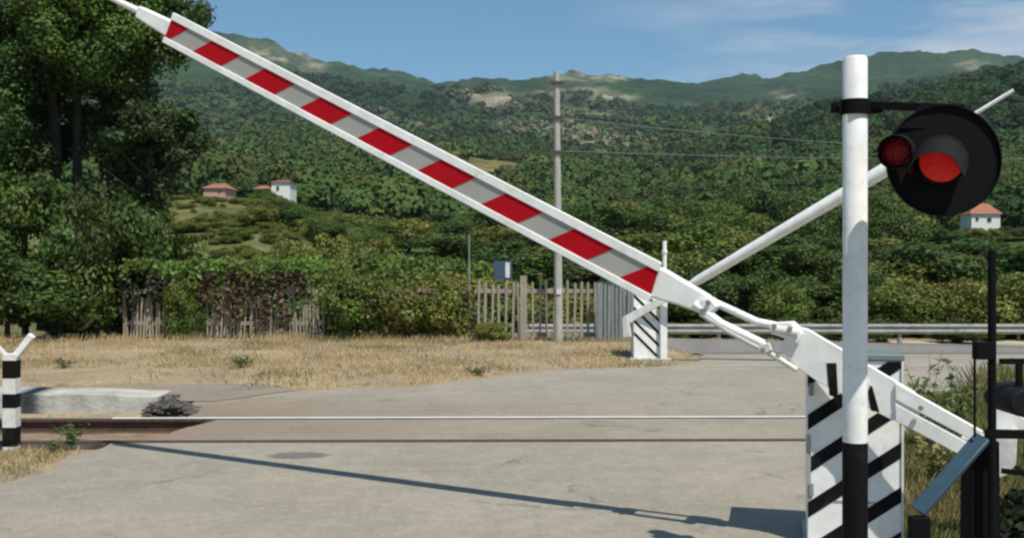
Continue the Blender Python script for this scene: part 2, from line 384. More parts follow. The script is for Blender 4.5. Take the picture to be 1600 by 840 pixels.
def hills_z(X, Y):
    X = np.asarray(X, float); Y = np.maximum(np.asarray(Y, float), 1.0)
    px = 800 + F * X / Y; ld = np.clip(np.log(Y), LD[0], LD[-1] - 1e-6)
    i = np.clip(np.searchsorted(LD, ld, side='right') - 1, 0, len(LD) - 2); t = (ld - LD[i]) / (LD[i + 1] - LD[i])
    j = np.clip(np.searchsorted(PXC, px, side='right') - 1, 0, len(PXC) - 2)
    u = np.clip((px - PXC[j]) / (PXC[j + 1] - PXC[j]), 0, 1); u = u * u * (3 - 2 * u) * .6 + u * .4
    py = (TAB[i, j] * (1 - u) + TAB[i, j + 1] * u) * (1 - t) + (TAB[i + 1, j] * (1 - u) + TAB[i + 1, j + 1] * u) * t
    z = EYE + (HY - py) / F * Y
    z = z + fbm(X, Y, 6, 1 / 420.) * 0.042 * Y * smooth((Y - 250) / 900)
    z = z + (0.5 - np.abs(fbm(X + 900, Y, 4, 1 / 260.)) * 2.5) * 0.022 * Y * smooth((Y - 700) / 900)
    fold = np.abs(fbm(X + 0.3 * Y, Y * .8 + 77, 4, 1 / 170.)) * 2
    z = z - fold * 0.055 * Y * smooth((Y - 220) / 200) * smooth((2000 - Y) / 600) + .012 * Y * smooth((Y - 220) / 200) * smooth((2000 - Y) / 600)
    return z
def H(X, Y):
    w = smooth((np.asarray(Y, float) - 36) / 24)
    return ground_z(X, Y) * (1 - w) + hills_z(X, Y) * w

# ------------------------------------------------------------------ ground sheet
def axis(segs):
    a = []
    for lo, hi, st in segs: a += list(np.arange(lo, hi - 1e-9, st))
    a.append(segs[-1][1]); return np.array(a)
gx = axis([(-70, -14, 2), (-14, 8, .22), (8, 70, 2)]); gy = axis([(-25, 3, 2), (3, 9.2, .3), (9.2, 11.5, .05), (11.5, 24, .3), (24, 64, 1.0)])
def grid(xs, ys, zf, name, m, keep=None, **k):
    X, Y = np.meshgrid(xs, ys); Z = zf(X, Y); V = np.stack([X, Y, Z], -1).reshape(-1, 3)
    ny, nx = X.shape; idx = np.arange(nx * ny).reshape(ny, nx)
    Fc = np.stack([idx[:-1, :-1], idx[:-1, 1:], idx[1:, 1:], idx[1:, :-1]], -1).reshape(-1, 4)
    return mesh_np(name, V, Fc, m, smooth_=True, **k)
def gz(X, Y):
    z = H(X, Y); yy = Y - TILT * X
    onroad = ((X > -3.7) & (Y < 33)) | ((X < -3) & (Y > 12.1) & (Y < 15.0))
    r = fbm(X, Y, 3, 1.7) * 0.07 * (1 - ((yy > 9.2) & (yy < 11.5)) * .7)
    mound = 0.10 * smooth((-3.9 - X) / 1.0) * smooth((8.9 - Y) / 0.6)
    g = smooth((Y - 13.4 - np.maximum(0, (X + 1.2)) * 1.25) / 0.8) * smooth((22 - Y) / 2) * (X < 3.2)
    return np.where(onroad & (g <= 0), z - 0.014, z + r * .7 + 0.06 * g + mound - .01)
ground = tag(grid(gx, gy, gz, 'ground', GROUND), None, None, kind='structure')

# asphalt sheets: rows with an uneven left and right edge
def strip(name, m, rows, lift, nx=40, ed=0.05, edr=0.0, zf=None, sd=0, shear=True):
    """rows: list of (Y, xl, xr); interpolated every 0.12 m"""
    ys = np.array([r[0] for r in rows]); n = max(2, int((ys[-1] - ys[0]) / 0.12) + 1); Yr = np.linspace(ys[0], ys[-1], n)
    xl = np.interp(Yr, ys, [r[1] for r in rows]) + fbm(Yr * 1.3 + sd, Yr * 0 + sd, 4, 1.5) * ed * 2
    xr = np.interp(Yr, ys, [r[2] for r in rows]) + fbm(Yr * 1.3 + sd + 50, Yr * 0 + sd, 4, 1.5) * edr * 2
    t = np.linspace(0, 1, nx); X = xl[:, None] * (1 - t) + xr[:, None] * t; Y = np.repeat(Yr[:, None], nx, 1)
    if shear: Y = Y + TILT * X
    Z = (zf or ground_z)(X, Y) + lift
    V = np.stack([X, Y, Z], -1).reshape(-1, 3); idx = np.arange(nx * n).reshape(n, nx)
    Fc = np.stack([idx[:-1, :-1], idx[:-1, 1:], idx[1:, 1:], idx[1:, :-1]], -1).reshape(-1, 4)
    return mesh_np(name, V, Fc, m, smooth_=True)
def flat(X, Y):
    X = np.asarray(X, float); st = 22.6 - 4.8 * smooth((X - 1.6) / 1.6)
    return -1.05 * np.clip((Y - st) / (33 - st), 0, 1)
rd = strip('road', ROAD, [(-6, -9, 5), (2, -5.2, 3), (6, -3.9, 2.45), (8, -3.55, 2.95), (9.50, -3.5, 3.4)], 0.008, ed=.12, edr=.1, zf=flat)
tag(rd, None, None, kind='structure')
# crossing panel between the rails and beyond, given a real thickness by side skirts
rd2 = strip('road_between_rails', ROAD, [(9.64, -3.15, 3.5), (10.88, -3.0, 3.9)], 0.006, ed=.12, edr=.1, zf=flat, sd=4); tag(rd2, None, None, kind='structure')
rd3 = strip('road_beyond_rails', ROAD, [(11.03, -3.3, 3.9), (12.3, -3.5, 4.6), (12.9, -3.3, 5.2), (13.25, -2.5, 6), (13.6, -1.2, 9), (14.6, -.35, 13), (15.7, .55, 16), (16.15, 2.2, 16), (17.0, 2.95, 18), (19.2, 3.4, 20), (21, 3.6, 22)], 0.008, nx=60, ed=.14, zf=flat, sd=9)
tag(rd3, None, None, kind='structure')
far = strip('far_road', ROAD2, [(20.6, 2.6, 60), (22.7, 2.6, 60), (23.0, -60, 60), (32.2, -60, 60)], 0.016, nx=140, ed=0, zf=flat, shear=False); tag(far, None, None, kind='structure')
vg = strip('verge', VERGE, [(32.2, -60, 60), (35.2, -60, 60)], 0.012, nx=60, ed=0, zf=flat, shear=False); tag(vg, None, None, kind='structure')
ln = strip('road_line', PAINT, [(31.6, -60, 60), (31.78, -60, 60)], 0.022, nx=60, ed=0, zf=flat, shear=False); tag(ln, None, None, kind='structure')
kb = strip('road_seam', PAINT, [(16.2, 3.0, 17), (16.27, 3.0, 17)], 0.013, nx=60, ed=0, zf=flat, shear=False); tag(kb, None, None, kind='structure')
dp = strip('path', DIRT, [(12.2, -40, -3.2), (13.2, -40, -2.6), (15.0, -40, -3.2), (15.5, -40, -6.5)], 0.0145, nx=60, ed=0, edr=.4, sd=21, zf=lambda X, Y: flat(X, Y) + fbm(X, Y, 3, 1.2) * .006, shear=False); tag(dp, None, None, kind='structure')
tb = strip('track_bed', BALLAST, [(9.42, -40, 40), (11.2, -40, 40)], 0.02, nx=300, ed=0, zf=lambda X, Y: -0.155 + fbm(X, Y, 3, 2.5) * .06 + 0 * X); tag(tb, None, None, kind='structure')

# edges (thickness) of the broken asphalt next to the sunken track
def skirt(pts, lab):
    mb = MB()
    for a, b in zip(pts[:-1], pts[1:]):
        mb.add([(a[0], a[1], .006), (b[0], b[1], .006), (b[0] + .02, b[1], -.18), (a[0] + .02, a[1], -.18)], [(0, 1, 2, 3)])
    o = mb.build('road_edge', STONE); tag(o, None, None, kind='structure')
X0 = -40
skirt([(-4.6, 9.50 + TILT * -4.6), (3.4, 9.50 + TILT * 3.4)], 0)
skirt([(3.9, 11.03 + TILT * 3.9), (-3.2, 11.03 - TILT * 3.2), (-3.3, 11.35)], 0)
skirt([(3.5, 9.64 + TILT * 3.5), (-3.15, 9.64 - TILT * 3.15), (-3.0, 10.88 - TILT * 3.0), (3.9, 10.88 + TILT * 3.9)], 0)

# rails
def rail(y0, label, shiny):
    prof = [(-.046, 0), (.046, 0), (.046, -.03), (.010, -.045), (.010, -.13), (.065, -.145), (.065, -.155), (-.065, -.155), (-.065, -.145), (-.010, -.13), (-.010, -.045), (-.046, -.03)]
    mb = MB(); xs = np.linspace(-40, 40, 81)
    for k, x in enumerate(xs[:-1]):
        a, b = xs[k], xs[k + 1]; n = len(prof)
        A = [(a, y0 + TILT * a + p[0], .014 + p[1]) for p in prof]; B = [(b, y0 + TILT * b + p[0], .014 + p[1]) for p in prof]
        mb.add(A + B, [(i, (i + 1) % n, n + (i + 1) % n, n + i) for i in range(n)], 0)
    for i in range(len(mb.m)):
        if i % len(prof) == 0 and xs[i // len(prof)] > -4.1: mb.m[i] = 1
        elif i % len(prof) == 0: mb.m[i] = 2
    o = mb.build('rail', [RUST, SHINE if shiny else RUST, DULL if shiny else RUST]); tag(o, label, 'rail', 'rails of the railway track'); return o
rail(10.955, 'far steel rail with its bright worn top crossing the asphalt', True)
rail(9.565, 'near rusty brown rail sunk in a dark groove in the asphalt', False)

# ------------------------------------------------------------------ hills
def patch(px, py, cx, cy, rx, ry): return np.exp(-(((px - cx) / rx) ** 2 + ((py - cy) / ry) ** 2) ** 1.5)
def hill_colors(X, Y, Z):
    px = 800 + F * X / Y; py = HY - (Z - EYE) / Y * F
    n1 = fbm(X, Y, 5, 1 / 160.); n2 = fbm(X + 300, Y, 5, 1 / 45.); n3 = fbm(X, Y + 800, 4, 1 / 600.)
    g = np.stack([0.046 + 0.035 * n1 + .02 * n2, 0.080 + 0.05 * n1 + 0.035 * n2, 0.024 + 0.012 * n1], -1)
    pt_ = np.clip(.5 + 2.2 * fbm(X * 1.0 + 40, Y + 11, 4, 1 / 110.), 0, 1)[..., None]; g = g * (1 + pt_ * np.array([.42, .26, .10])) * (1 - .22 * (1 - pt_))
    fd = smooth((Y - 900) / 900)[..., None]; g = g * (1 - fd * np.array([.50, .36, .22]))  # distant cover coloured darker, standing in for canopy shading it lacks
    pine = smooth((px - 1170) / 60)[..., None] * (smooth((Y - 300) / 60) * smooth((820 - Y) / 60))[..., None]; g = g * (1 - pine * np.array([.45, .34, .30]))
    b = 0
    for cx, cy, rx, ry, w in [(425, 82, 50, 16, 1), (490, 100, 22, 12, .9), (895, 118, 38, 10, .8), (950, 122, 30, 5, .9), (760, 152, 50, 10, .8),
                              (900, 146, 55, 9, .9), (965, 152, 30, 6, .7), (790, 170, 45, 9, .7), (925, 180, 60, 8, .5), (780, 195, 25, 7, .8), (880, 212, 75, 12, 1.0), (950, 228, 60, 6, .8),
                              (1190, 188, 26, 12, .7), (1230, 150, 25, 8, .5), (1520, 103, 40, 9, .7), (1120, 165, 40, 6, .4),
                              (1290, 200, 18, 6, .3), (660, 205, 30, 5, .3), (860, 90, 20, 5, .5), (590, 180, 30, 6, .35)]:
        b = b + w * patch(px, py, cx, cy, rx, ry)
    b = b * (0.15 + 3.0 * np.clip(fbm(X, Y, 5, 1 / 50.) + .12, 0, .45)) * smooth((Y - 500) / 200)
    # bare mound at the left, bare bank in the middle
    m = patch(px, Y, 325, 78, 120, 40) * 0.85 + patch(px, Y, 770, 150, 28, 45) * .0
    b2 = np.clip(m * (0.75 + 2.2 * fbm(X, Y, 4, 1 / 5.)), 0, 1) * (Y < 160)
    bank = patch(px, py, 770, 268, 48, 26) * (Y > 230) * (Y < 640) * 1.1 + patch(px, py, 705, 330, 25, 20) * (Y > 120) * (Y < 400)
    rock = np.stack([0.36 + .1 * n2, 0.31 + .1 * n2, 0.22 + .08 * n2], -1); n4 = fbm(X, Y, 4, 1 / 3.)[..., None] if False else fbm(X, Y, 4, 1 / 3.); tan = np.stack([0.17 + .16 * n4, 0.145 + .10 * n4, 0.06 + .05 * n4], -1)
    b = np.clip(b, 0, 1)[..., None]; c = g * (1 - b) + rock * b
    bb = np.clip(np.maximum(b2, bank), 0, 1)[..., None]; c = c * (1 - bb) + tan * bb
    return np.clip(c, 0.004, 1), np.clip(np.maximum(b[..., 0], bb[..., 0]), 0, 1)
HILL = mat_tint('hill_cover', 0.95, spec=0.05, nscale=0.05, namp=0.45, bump=1.0, bscale=0.09, bdist=10.0)
us = np.linspace(-1.05, 1.0, 760); ds = np.exp(np.linspace(math.log(57), math.log(3300), 520))
Dg, Ug = np.meshgrid(ds, us, indexing='ij'); Xg = Dg * Ug; Yg = Dg
Zg = H(Xg, Yg)
Zs = Zg + fbm(Xg, Yg, 4, 1 / 14.) * 9 * smooth((Yg - 900) / 600)
cg, bare_g = hill_colors(Xg, Yg, Zg)
Zs = np.where(bare_g > .4, Zg, Zs)
idx = np.arange(Xg.size).reshape(Xg.shape)
Fc = np.stack([idx[:-1, :-1], idx[:-1, 1:], idx[1:, 1:], idx[1:, :-1]], -1).reshape(-1, 4)
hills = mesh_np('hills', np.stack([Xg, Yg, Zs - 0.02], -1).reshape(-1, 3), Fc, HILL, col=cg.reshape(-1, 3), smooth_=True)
tag(hills, None, None, kind='structure')

# ------------------------------------------------------------------ foliage
def unit(n, r):
    v = r.normal(size=(n, 3)); return v / np.linalg.norm(v, axis=1)[:, None]
def leaves(P, N, size, r, col, asp=0.55, nj=.55):
    """rhombic leaf faces at P with normals about N"""
    n = len(P); N = N + r.normal(size=(n, 3)) * nj; N /= np.linalg.norm(N, axis=1)[:, None]
    T = np.cross(N, unit(n, r)); T /= np.linalg.norm(T, axis=1)[:, None] + 1e-9; B = np.cross(N, T)
    s = (size * (0.6 + 0.8 * r.rand(n)))[:, None]
    V = np.stack([P - T * s, P + B * s * asp + N * s * .15, P + T * s, P - B * s * asp + N * s * .15], 1).reshape(-1, 3)
    Fq = np.arange(4 * n).reshape(n, 4); return V, Fq, np.repeat(col, 4, 0)
def crown_arrays(seed, rad, h0, nl, per, size, base, lob=0.36, jit=0.3, fill=0.55, flat_=0.8):
    """crown of lobes round an ellipsoid of radii rad centred at height h0"""
    r = np.random.RandomState(seed); rad = np.array(rad, float)
    d = unit(nl, r); rr = (0.25 + 0.75 * r.rand(nl) ** .5)[:, None]; Lc = d * rr * rad * (1 - lob * .55); Lc[:, 2] += h0
    Lr = lob * rad.mean() * (0.55 + 0.8 * r.rand(nl))
    k = r.randint(0, nl, nl * per); dd = unit(nl * per, r)
    rr = (fill + (1 - fill) * r.rand(nl * per) ** .6) * (1 + .25 * r.normal(size=nl * per) * .4)
    P = Lc[k] + dd * (Lr[k] * rr)[:, None] * np.array([1, 1, flat_])
    lobv = 1 + jit * (r.rand(nl) * 2 - 1); hue = (r.rand(nl) - .5) * .35
    b = np.array(base)[None] * np.array([1.05, 1.0, .9])[None] * lobv[k][:, None] * (1 + .35 * (r.rand(nl * per, 1) - .5))
    b[:, 0] *= 1 + hue[k] + .2 * (r.rand(nl * per) - .5)
    keep = P[:, 2] > 0.02
    return leaves(P[keep], dd[keep] + np.array([0, 0, .35]), size, r, b[keep])
G1 = (0.105, 0.155, 0.026); G2 = (0.062, 0.105, 0.020); G3 = (0.160, 0.185, 0.038); GD = (0.032, 0.060, 0.014); GB = (0.115, 0.080, 0.040); GO = (0.105, 0.115, 0.035)

def trunk_mb(h, r0, seed, nl=5, spread=1.0, lean=0.0, lo=.45):
    rr = random.Random(seed); mb = MB(); pts = []; x = y = 0
    for i in range(6):
        t = i / 5; pts.append((x + lean * t * h, y, t * h)); x += rr.uniform(-.04, .04) * h * .4; y += rr.uniform(-.04, .04) * h * .4
    mb.tube(pts, [r0 * (1.25 if i == 0 else 1 - .13 * i) for i in range(6)], 9)
    for k in range(nl):
        t = rr.uniform(lo, .95); i = min(4, int(t * 5)); f = t * 5 - i
        p = Vector(pts[i]).lerp(Vector(pts[i + 1]), f); a = rr.uniform(0, 6.28)
        e = p + Vector((math.cos(a) * spread, math.sin(a) * spread, rr.uniform(.4, .9) * spread)); mid = p.lerp(e, .5) + Vector((0, 0, -.08 * spread))
        mb.tube([p, mid, e], [r0 * .42, r0 * .28, r0 * .1], 6)
    return mb

PROTO = {}
def proto(kind, seed, **kw):
    V, Fq, Cc = crown_arrays(seed, **kw); o = mesh_np('crown', V, Fq, LEAF, col=Cc); C.objects.unlink(o); return o
# unit crowns (radius about 1, standing on 0..)
kinds = {
 'bushy': dict(rad=(1, 1, .95), h0=1.0, nl=26, per=300, size=.050, base=G1, lob=.42),
 'dark': dict(rad=(.9, .9, 1.05), h0=1.05, nl=24, per=300, size=.050, base=G2, lob=.40),
 'pale': dict(rad=(1, 1, .9), h0=1.0, nl=28, per=280, size=.052, base=G3, lob=.40),
 'loose': dict(rad=(1, 1, 1.1), h0=1.15, nl=30, per=260, size=.046, base=(.058, .105, .020), lob=.32, jit=.45),
}
protos = {}
for i, (k, kw) in enumerate(kinds.items()):
    for v in range(2): protos[(k, v)] = (proto(k, 100 + i * 10 + v, **kw).data, trunk_mb(1.0, .06, 40 + i * 2 + v, 5, .55))
tr_me = {}
for key, (cm, tm) in protos.items():
    o = tm.build('trunk', BARK); tr_me[key] = o.data; bpy.data.objects.remove(o)
def put_tree(kind, v, X, Y, h, w, name, label, cat, group=None, rz=0.0, z=None):
    z = float(H(X, Y)) - .05 if z is None else z
    t = thing(name, label, cat, (X, Y, z), group); t.rotation_euler.z = rz
    c = bpy.data.objects.new('crown', protos[(kind, v)][0]); C.objects.link(c); c.parent = t; c.scale = (w / 2, w / 2, h / 2.05)
    k = bpy.data.objects.new('trunk', tr_me[(kind, v)]); C.objects.link(k); k.parent = t; k.scale = (w / 2, w / 2, h * .55)
    return t
def topy_tree(kind, v, px, Y, ytop, wpx, name, label, cat, group=None):
    X = xat(px, Y); zb = float(H(X, Y)) - .05; h = max(.5, zat(ytop, Y) - zb)
    return put_tree(kind, v, X, Y, h, wpx / F * Y, name, label, cat, group, rz=rnd.uniform(0, 6.28), z=zb)

# rows of trees behind the guardrail
R = random.Random(21)
KK = [('bushy', 0), ('dark', 0), ('pale', 0), ('bushy', 1), ('dark', 1), ('loose', 0), ('pale', 1)]
def row(p0, p1, step, Y, ytop, w, jit, name, label, group, kk=KK):
    px = p0
    while px < p1:
        k = R.choice(kk); yy = ytop(px) if callable(ytop) else ytop
        topy_tree(k[0], k[1], px, Y + R.uniform(-2, 2), yy + R.uniform(-jit, jit), w * R.uniform(.85, 1.25), name, label, 'tree', group)
        px += step * R.uniform(.8, 1.2)
row(740, 1720, 62, 38.5, lambda p: 440 if p < 1100 else 425, 120, 14, 'roadside_bush', 'low leafy bush growing right behind the steel guardrail', 'low bushes right behind the guardrail')
row(740, 1720, 34, 35.7, lambda p: 497, 62, 7, 'verge_bush', 'low dark green growth at the foot of the hedge behind the guardrail', 'low growth at the foot of the hedge', [('dark', 0), ('dark', 1), ('bushy', 1)])
row(760, 1720, 80, 47, lambda p: 395 if p < 1000 else 380, 165, 16, 'roadside_tree', 'rounded green tree in the front row behind the guardrail', 'front row of trees behind the guardrail')
row(700, 1720, 78, 62, lambda p: 372 if p < 1000 else (352 if p < 1400 else 384), 150, 12, 'broadleaf_tree', 'mid green tree in the second row behind the guardrail', 'second row of trees behind the guardrail')
row(560, 1720, 70, 84, lambda p: 345 if p < 950 else (318 if p < 1410 else 384), 120, 12, 'woodland_tree', 'green tree at the foot of the wooded hill', 'trees at the foot of the wooded hill')
row(1470, 1640, 22, 110, lambda p: 356, 34, 4, 'garden_bush', 'low green bush below the white house at the right', 'bushes below the white house')
row(520, 1720, 60, 112, lambda p: 330 if p < 950 else (298 if p < 1420 else 372), 100, 8, 'hillside_tree', 'green tree low on the wooded hillside', 'trees low on the wooded hillside')

# forest on the slopes: one mass nobody could count
def forest():
    r = np.random.RandomState(11); VV = []; FF = []; CC = []; off = 0
    def lump_proto(seed, nf, size):
        q = np.random.RandomState(seed); nl = 7
        d = unit(nl, q) * .5; d[:, 2] = np.abs(d[:, 2]) * .9 + .35; k = q.randint(0, nl, nf); dd = unit(nf, q); dd[:, 2] = np.abs(dd[:, 2]) * .9 - .15
        P = d[k] + dd * .52; N = dd + np.array([0, 0, .3])
        V, Fq, _ = leaves(P, N, size, q, np.ones((nf, 3)), asp=.8, nj=.24); return V, (.86 + .28 * q.rand(nl))[np.repeat(k, 4)]
    for (d0, d1, nP, nf, size, hh) in [(132, 300, 2600, 440, .085, 4.4), (300, 700, 9500, 150, .15, 5.0), (700, 1700, 15000, 46, .27, 6.6)]:
        pr = [lump_proto(500 + k, nf, size) for k in range(4)]
        uu = r.uniform(-.62, .62, nP); dd = np.sqrt(r.uniform(d0 ** 2, d1 ** 2, nP)); X = uu * dd; Y = dd; Z = H(X, Y)
        c, bare = hill_colors(X, Y, Z)
        px = 800 + F * X / Y
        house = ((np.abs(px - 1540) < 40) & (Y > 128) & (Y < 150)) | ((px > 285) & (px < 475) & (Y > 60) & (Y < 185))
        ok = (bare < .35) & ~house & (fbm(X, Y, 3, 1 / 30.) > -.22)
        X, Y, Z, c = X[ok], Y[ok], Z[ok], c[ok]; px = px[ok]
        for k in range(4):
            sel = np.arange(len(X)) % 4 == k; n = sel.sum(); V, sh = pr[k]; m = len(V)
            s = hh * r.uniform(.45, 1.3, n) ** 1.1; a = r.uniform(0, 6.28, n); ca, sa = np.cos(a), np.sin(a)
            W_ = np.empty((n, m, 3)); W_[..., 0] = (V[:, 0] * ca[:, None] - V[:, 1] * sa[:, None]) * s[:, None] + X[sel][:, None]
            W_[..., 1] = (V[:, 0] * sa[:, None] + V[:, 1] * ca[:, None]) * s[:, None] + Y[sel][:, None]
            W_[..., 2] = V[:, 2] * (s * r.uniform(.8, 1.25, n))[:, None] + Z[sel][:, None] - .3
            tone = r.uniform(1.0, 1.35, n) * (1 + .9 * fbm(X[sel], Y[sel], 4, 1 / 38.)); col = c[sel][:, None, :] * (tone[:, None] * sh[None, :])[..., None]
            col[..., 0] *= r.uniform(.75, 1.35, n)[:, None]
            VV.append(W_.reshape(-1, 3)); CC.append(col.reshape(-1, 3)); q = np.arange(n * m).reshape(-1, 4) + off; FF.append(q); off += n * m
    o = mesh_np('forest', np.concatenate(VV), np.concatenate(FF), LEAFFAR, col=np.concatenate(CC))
    return tag(o, 'dense green woodland covering the hillsides', 'forest', kind='stuff')
forest()

for k in range(110):
    px = R.uniform(215, 470); Y = R.uniform(40, 60); kk = R.choice([('pale', 0), ('pale', 1), ('bushy', 1)]); h = R.uniform(.3, .75)
    put_tree(kk[0], kk[1], xat(px, Y), Y, h, h * R.uniform(1.6, 2.6), 'heath_shrub', 'low olive scrub bush on the lower slope of the dry mound', 'shrub', 'scrub bushes low on the mound', rz=R.uniform(0, 6))
# shrubs on the mound at the left and scrub behind the fence
mound = []
for k in range(190):
    px = R.uniform(170, 600); Y = R.uniform(58, 96)
    inb = 250 < px < 410 and Y > 60
    if inb and R.random() < .12: continue
    X = xat(px, Y); h = R.uniform(.8, 1.7) * (0.36 if inb else 1.0); kk = R.choice([('pale', 0), ('pale', 1), ('bushy', 1)] if inb else KK)
    put_tree(kk[0], kk[1], X, Y, h, h * R.uniform(1.3, 1.9), 'mound_shrub', 'small green shrub on the sandy mound behind the fence', 'shrub', 'shrubs on the sandy mound', rz=R.uniform(0, 6))
row(330, 800, 50, 33, lambda p: (372 if p > 420 else 404) + (10 if p > 600 else 0) + 14 * math.sin(p / 37), 130, 12, 'scrub_bush', 'leafy green bush on the bank behind the fence', 'bushes on the bank behind the fence', [('bushy', 0), ('pale', 0), ('pale', 1), ('bushy', 1)])
row(150, 760, 66, 27, lambda p: 392 + 12 * math.sin(p / 53), 150, 10, 'hedge_bush', 'leafy green bush leaning over the overgrown fence', 'bushes leaning over the fence', [('bushy', 0), ('pale', 0), ('bushy', 1)])
row(230, 620, 60, 42, lambda p: 352 if p > 430 else 404, 100, 10, 'bank_shrub', 'olive green shrub below the sandy mound', 'shrubs below the sandy mound', [('pale', 0), ('pale', 1), ('bushy', 1)])

# left foreground: big leafy tree group
def big_crown(name, label, X, Y, rad, h0, nl, per, size, base, seed, lob=.3, trunks=None, cat='tree', jit=.35, zb=None, fill=.35):
    zb = 0 if zb is None else zb
    t = thing(name, label, cat, (X, Y, zb))
    V, Fq, Cc = crown_arrays(seed, rad, h0, nl, per, size, base, lob=lob, jit=jit, fill=fill)
    mesh_np('crown', V, Fq, LEAF, parent=t, col=Cc)
    for (dx, dy, h, r0, ln_, sd, sp) in (trunks or [(0, 0, h0, .08, 0, seed, rad[0] * .5)]):
        mb = trunk_mb(h, r0, sd, 8, sp, ln_, .72); o = mb.build('trunk', BARK, loc=(0, 0, 0)); o.parent = t; o.location = (dx, dy, 0)
    return t
Yt = 24.5
big_crown('acacia_tree', 'tall dark tree with two trunks at the left edge', xat(95, Yt), Yt, (2.9, 2.2, 1.9), 7.0, 80, 620, .050, (0.066, 0.125, 0.018), 301, lob=.25,
          trunks=[(-.30, 0, 6.8, .20, -.01, 5, 1.5), (.26, .2, 6.6, .16, .01, 6, 1.4)], fill=.3)
big_crown('drooping_tree', 'dark sparse tree whose drooping twigs hang under the boom tip', xat(235, 23.5), 23.5, (1.3, 1.1, 1.25), 4.0, 30, 380, .055, GD, 305, lob=.27, trunks=[(0, 0, 4.0, .07, .01, 8, .9)])
big_crown('leafy_tree', 'bushy tree with hanging twigs over the boom tip', xat(180, 25.5), 25.5, (2.6, 1.6, 1.2), 7.1, 50, 560, .050, (0.050, 0.090, 0.018), 307, lob=.27, trunks=[(0, 0, 6.0, .12, .0, 9, 1.6)])
big_crown('side_tree', 'dark green tree cut by the left edge of the photo', xat(-60, 23.5), 23.5, (1.9, 1.8, 3.4), 4.4, 64, 560, .05, (0.045, 0.09, 0.016), 309, lob=.28, trunks=[(0, 0, 4.0, .13, .0, 10, 1.3)])
big_crown('dark_tree', 'dense dark tree behind the two trunks at the left edge', xat(38, 26), 26, (2.0, 1.2, 1.7), 4.9, 44, 420, .05, (.034, .066, .014), 313, lob=.28, trunks=[(0, 0, 4.6, .12, 0, 12, 1.2)])
big_crown('dark_tree', 'dark tree with hanging foliage right of the two trunks', xat(205, 25.6), 25.6, (1.25, 1.1, 1.7), 4.6, 34, 400, .05, (.036, .068, .014), 314, lob=.28, trunks=[(0, 0, 4.4, .10, 0, 13, .9)])
for i, (px, Y, yt, w, k, v, lb) in enumerate([
    (40, 22.6, 262, 170, 'loose', 0, 'bright leafy bush under the tall tree at the left edge'),
    (150, 22.3, 300, 170, 'loose', 1, 'large leafy bush in front of the two dark trunks'),
    (215, 23.6, 268, 150, 'dark', 0, 'dark bush beside the sandy mound, right of the trunks'),
    (95, 21.9, 400, 190, 'dark', 1, 'low dark bush at the foot of the large leafy bushes'),
    (10, 21.7, 380, 170, 'dark', 0, 'dark bush cut by the left edge behind the banded post'),
    (275, 24.8, 345, 110, 'bushy', 0, 'small green bush between the dark bush and the mound')]):
    topy_tree(k, v, px, Y, yt, w, 'leafy_bush', lb, 'bush')
# bushes that grow over the fence
for px, Y, yt, w, k, v, lb in [
    (285, 22.0, 425, 62, 'bushy', 1, 'green bush filling the gap between the two weathered fence stretches'),
    (300, 22.1, 470, 50, 'dark', 1, 'low dark bush at the gap between the weathered fences'),
    (560, 21.9, 410, 120, 'bushy', 0, 'green bush covering the fence right of the pale pickets'),
    (640, 21.9, 430, 110, 'pale', 0, 'bush with reddish lower twigs left of the picket fence'),
    (700, 21.7, 425, 100, 'pale', 1, 'olive bush against the left end of the picket fence'),
    (770, 21.0, 495, 70, 'pale', 0, 'low grey green weeds at the foot of the picket fence')]:
    topy_tree(k, v, px, Y, yt, w, 'fence_bush', lb, 'bush')
def vine(name, label, p0, p1, y0, y1, Y, n, col, seed, size=.05, th=.28):
    r = np.random.RandomState(seed); px = r.uniform(p0 - 8, p1 + 8, n); e = np.clip((vnoise(px / 11. + seed, px * 0 + seed) * .9 + vnoise(px / 3.7, px * 0 + 5) * .35), 0.08, 1.1)
    py = y0 + 10 * (vnoise(px / 17., px * 0 + 2) - .5) + (y1 - y0) * e * r.rand(n) ** 1.2
    keep = fbm(px / 9., py / 18., 3, 1.0) > -.10; px, py = px[keep], py[keep]; n = len(px)
    YY = Y + r.uniform(-th, th * .3, n); P = np.stack([(px - 800) / F * YY, YY, EYE + (HY - py) / F * YY], 1); P = P[P[:, 2] > .03]; n = len(P)
    c = np.array(col)[None] * (.35 + 1.1 * r.rand(n, 1)); c[:, 1] *= 1 + .35 * (fbm(P[:, 0], P[:, 2], 3, 2.0) > .03); V, Fq, Cc = leaves(P, np.tile([[.1, -.6, .5]], (n, 1)), size, r, c)
    return tag(mesh_np(name, V, Fq, LEAF, col=Cc), label, 'vine')
vine('dead_vine', 'brown dead vine hanging over the long weathered fence', 318, 480, 425, 512, 22.2, 3800, (.13, .085, .05), 61)
vine('dead_vine', 'dark brown vine on top of the short weathered fence', 195, 262, 425, 500, 22.2, 1500, (0.07, .055, .04), 62)
vine('green_vine', 'green vine trailing along the top of the weathered fence', 180, 520, 405, 450, 22.3, 2600, G1, 63, th=.5)
vine('dead_vine', 'reddish brown dead stems between the bush and the picket fence', 520, 745, 455, 535, 21.9, 2400, (0.13, .10, .05), 64, th=.5)

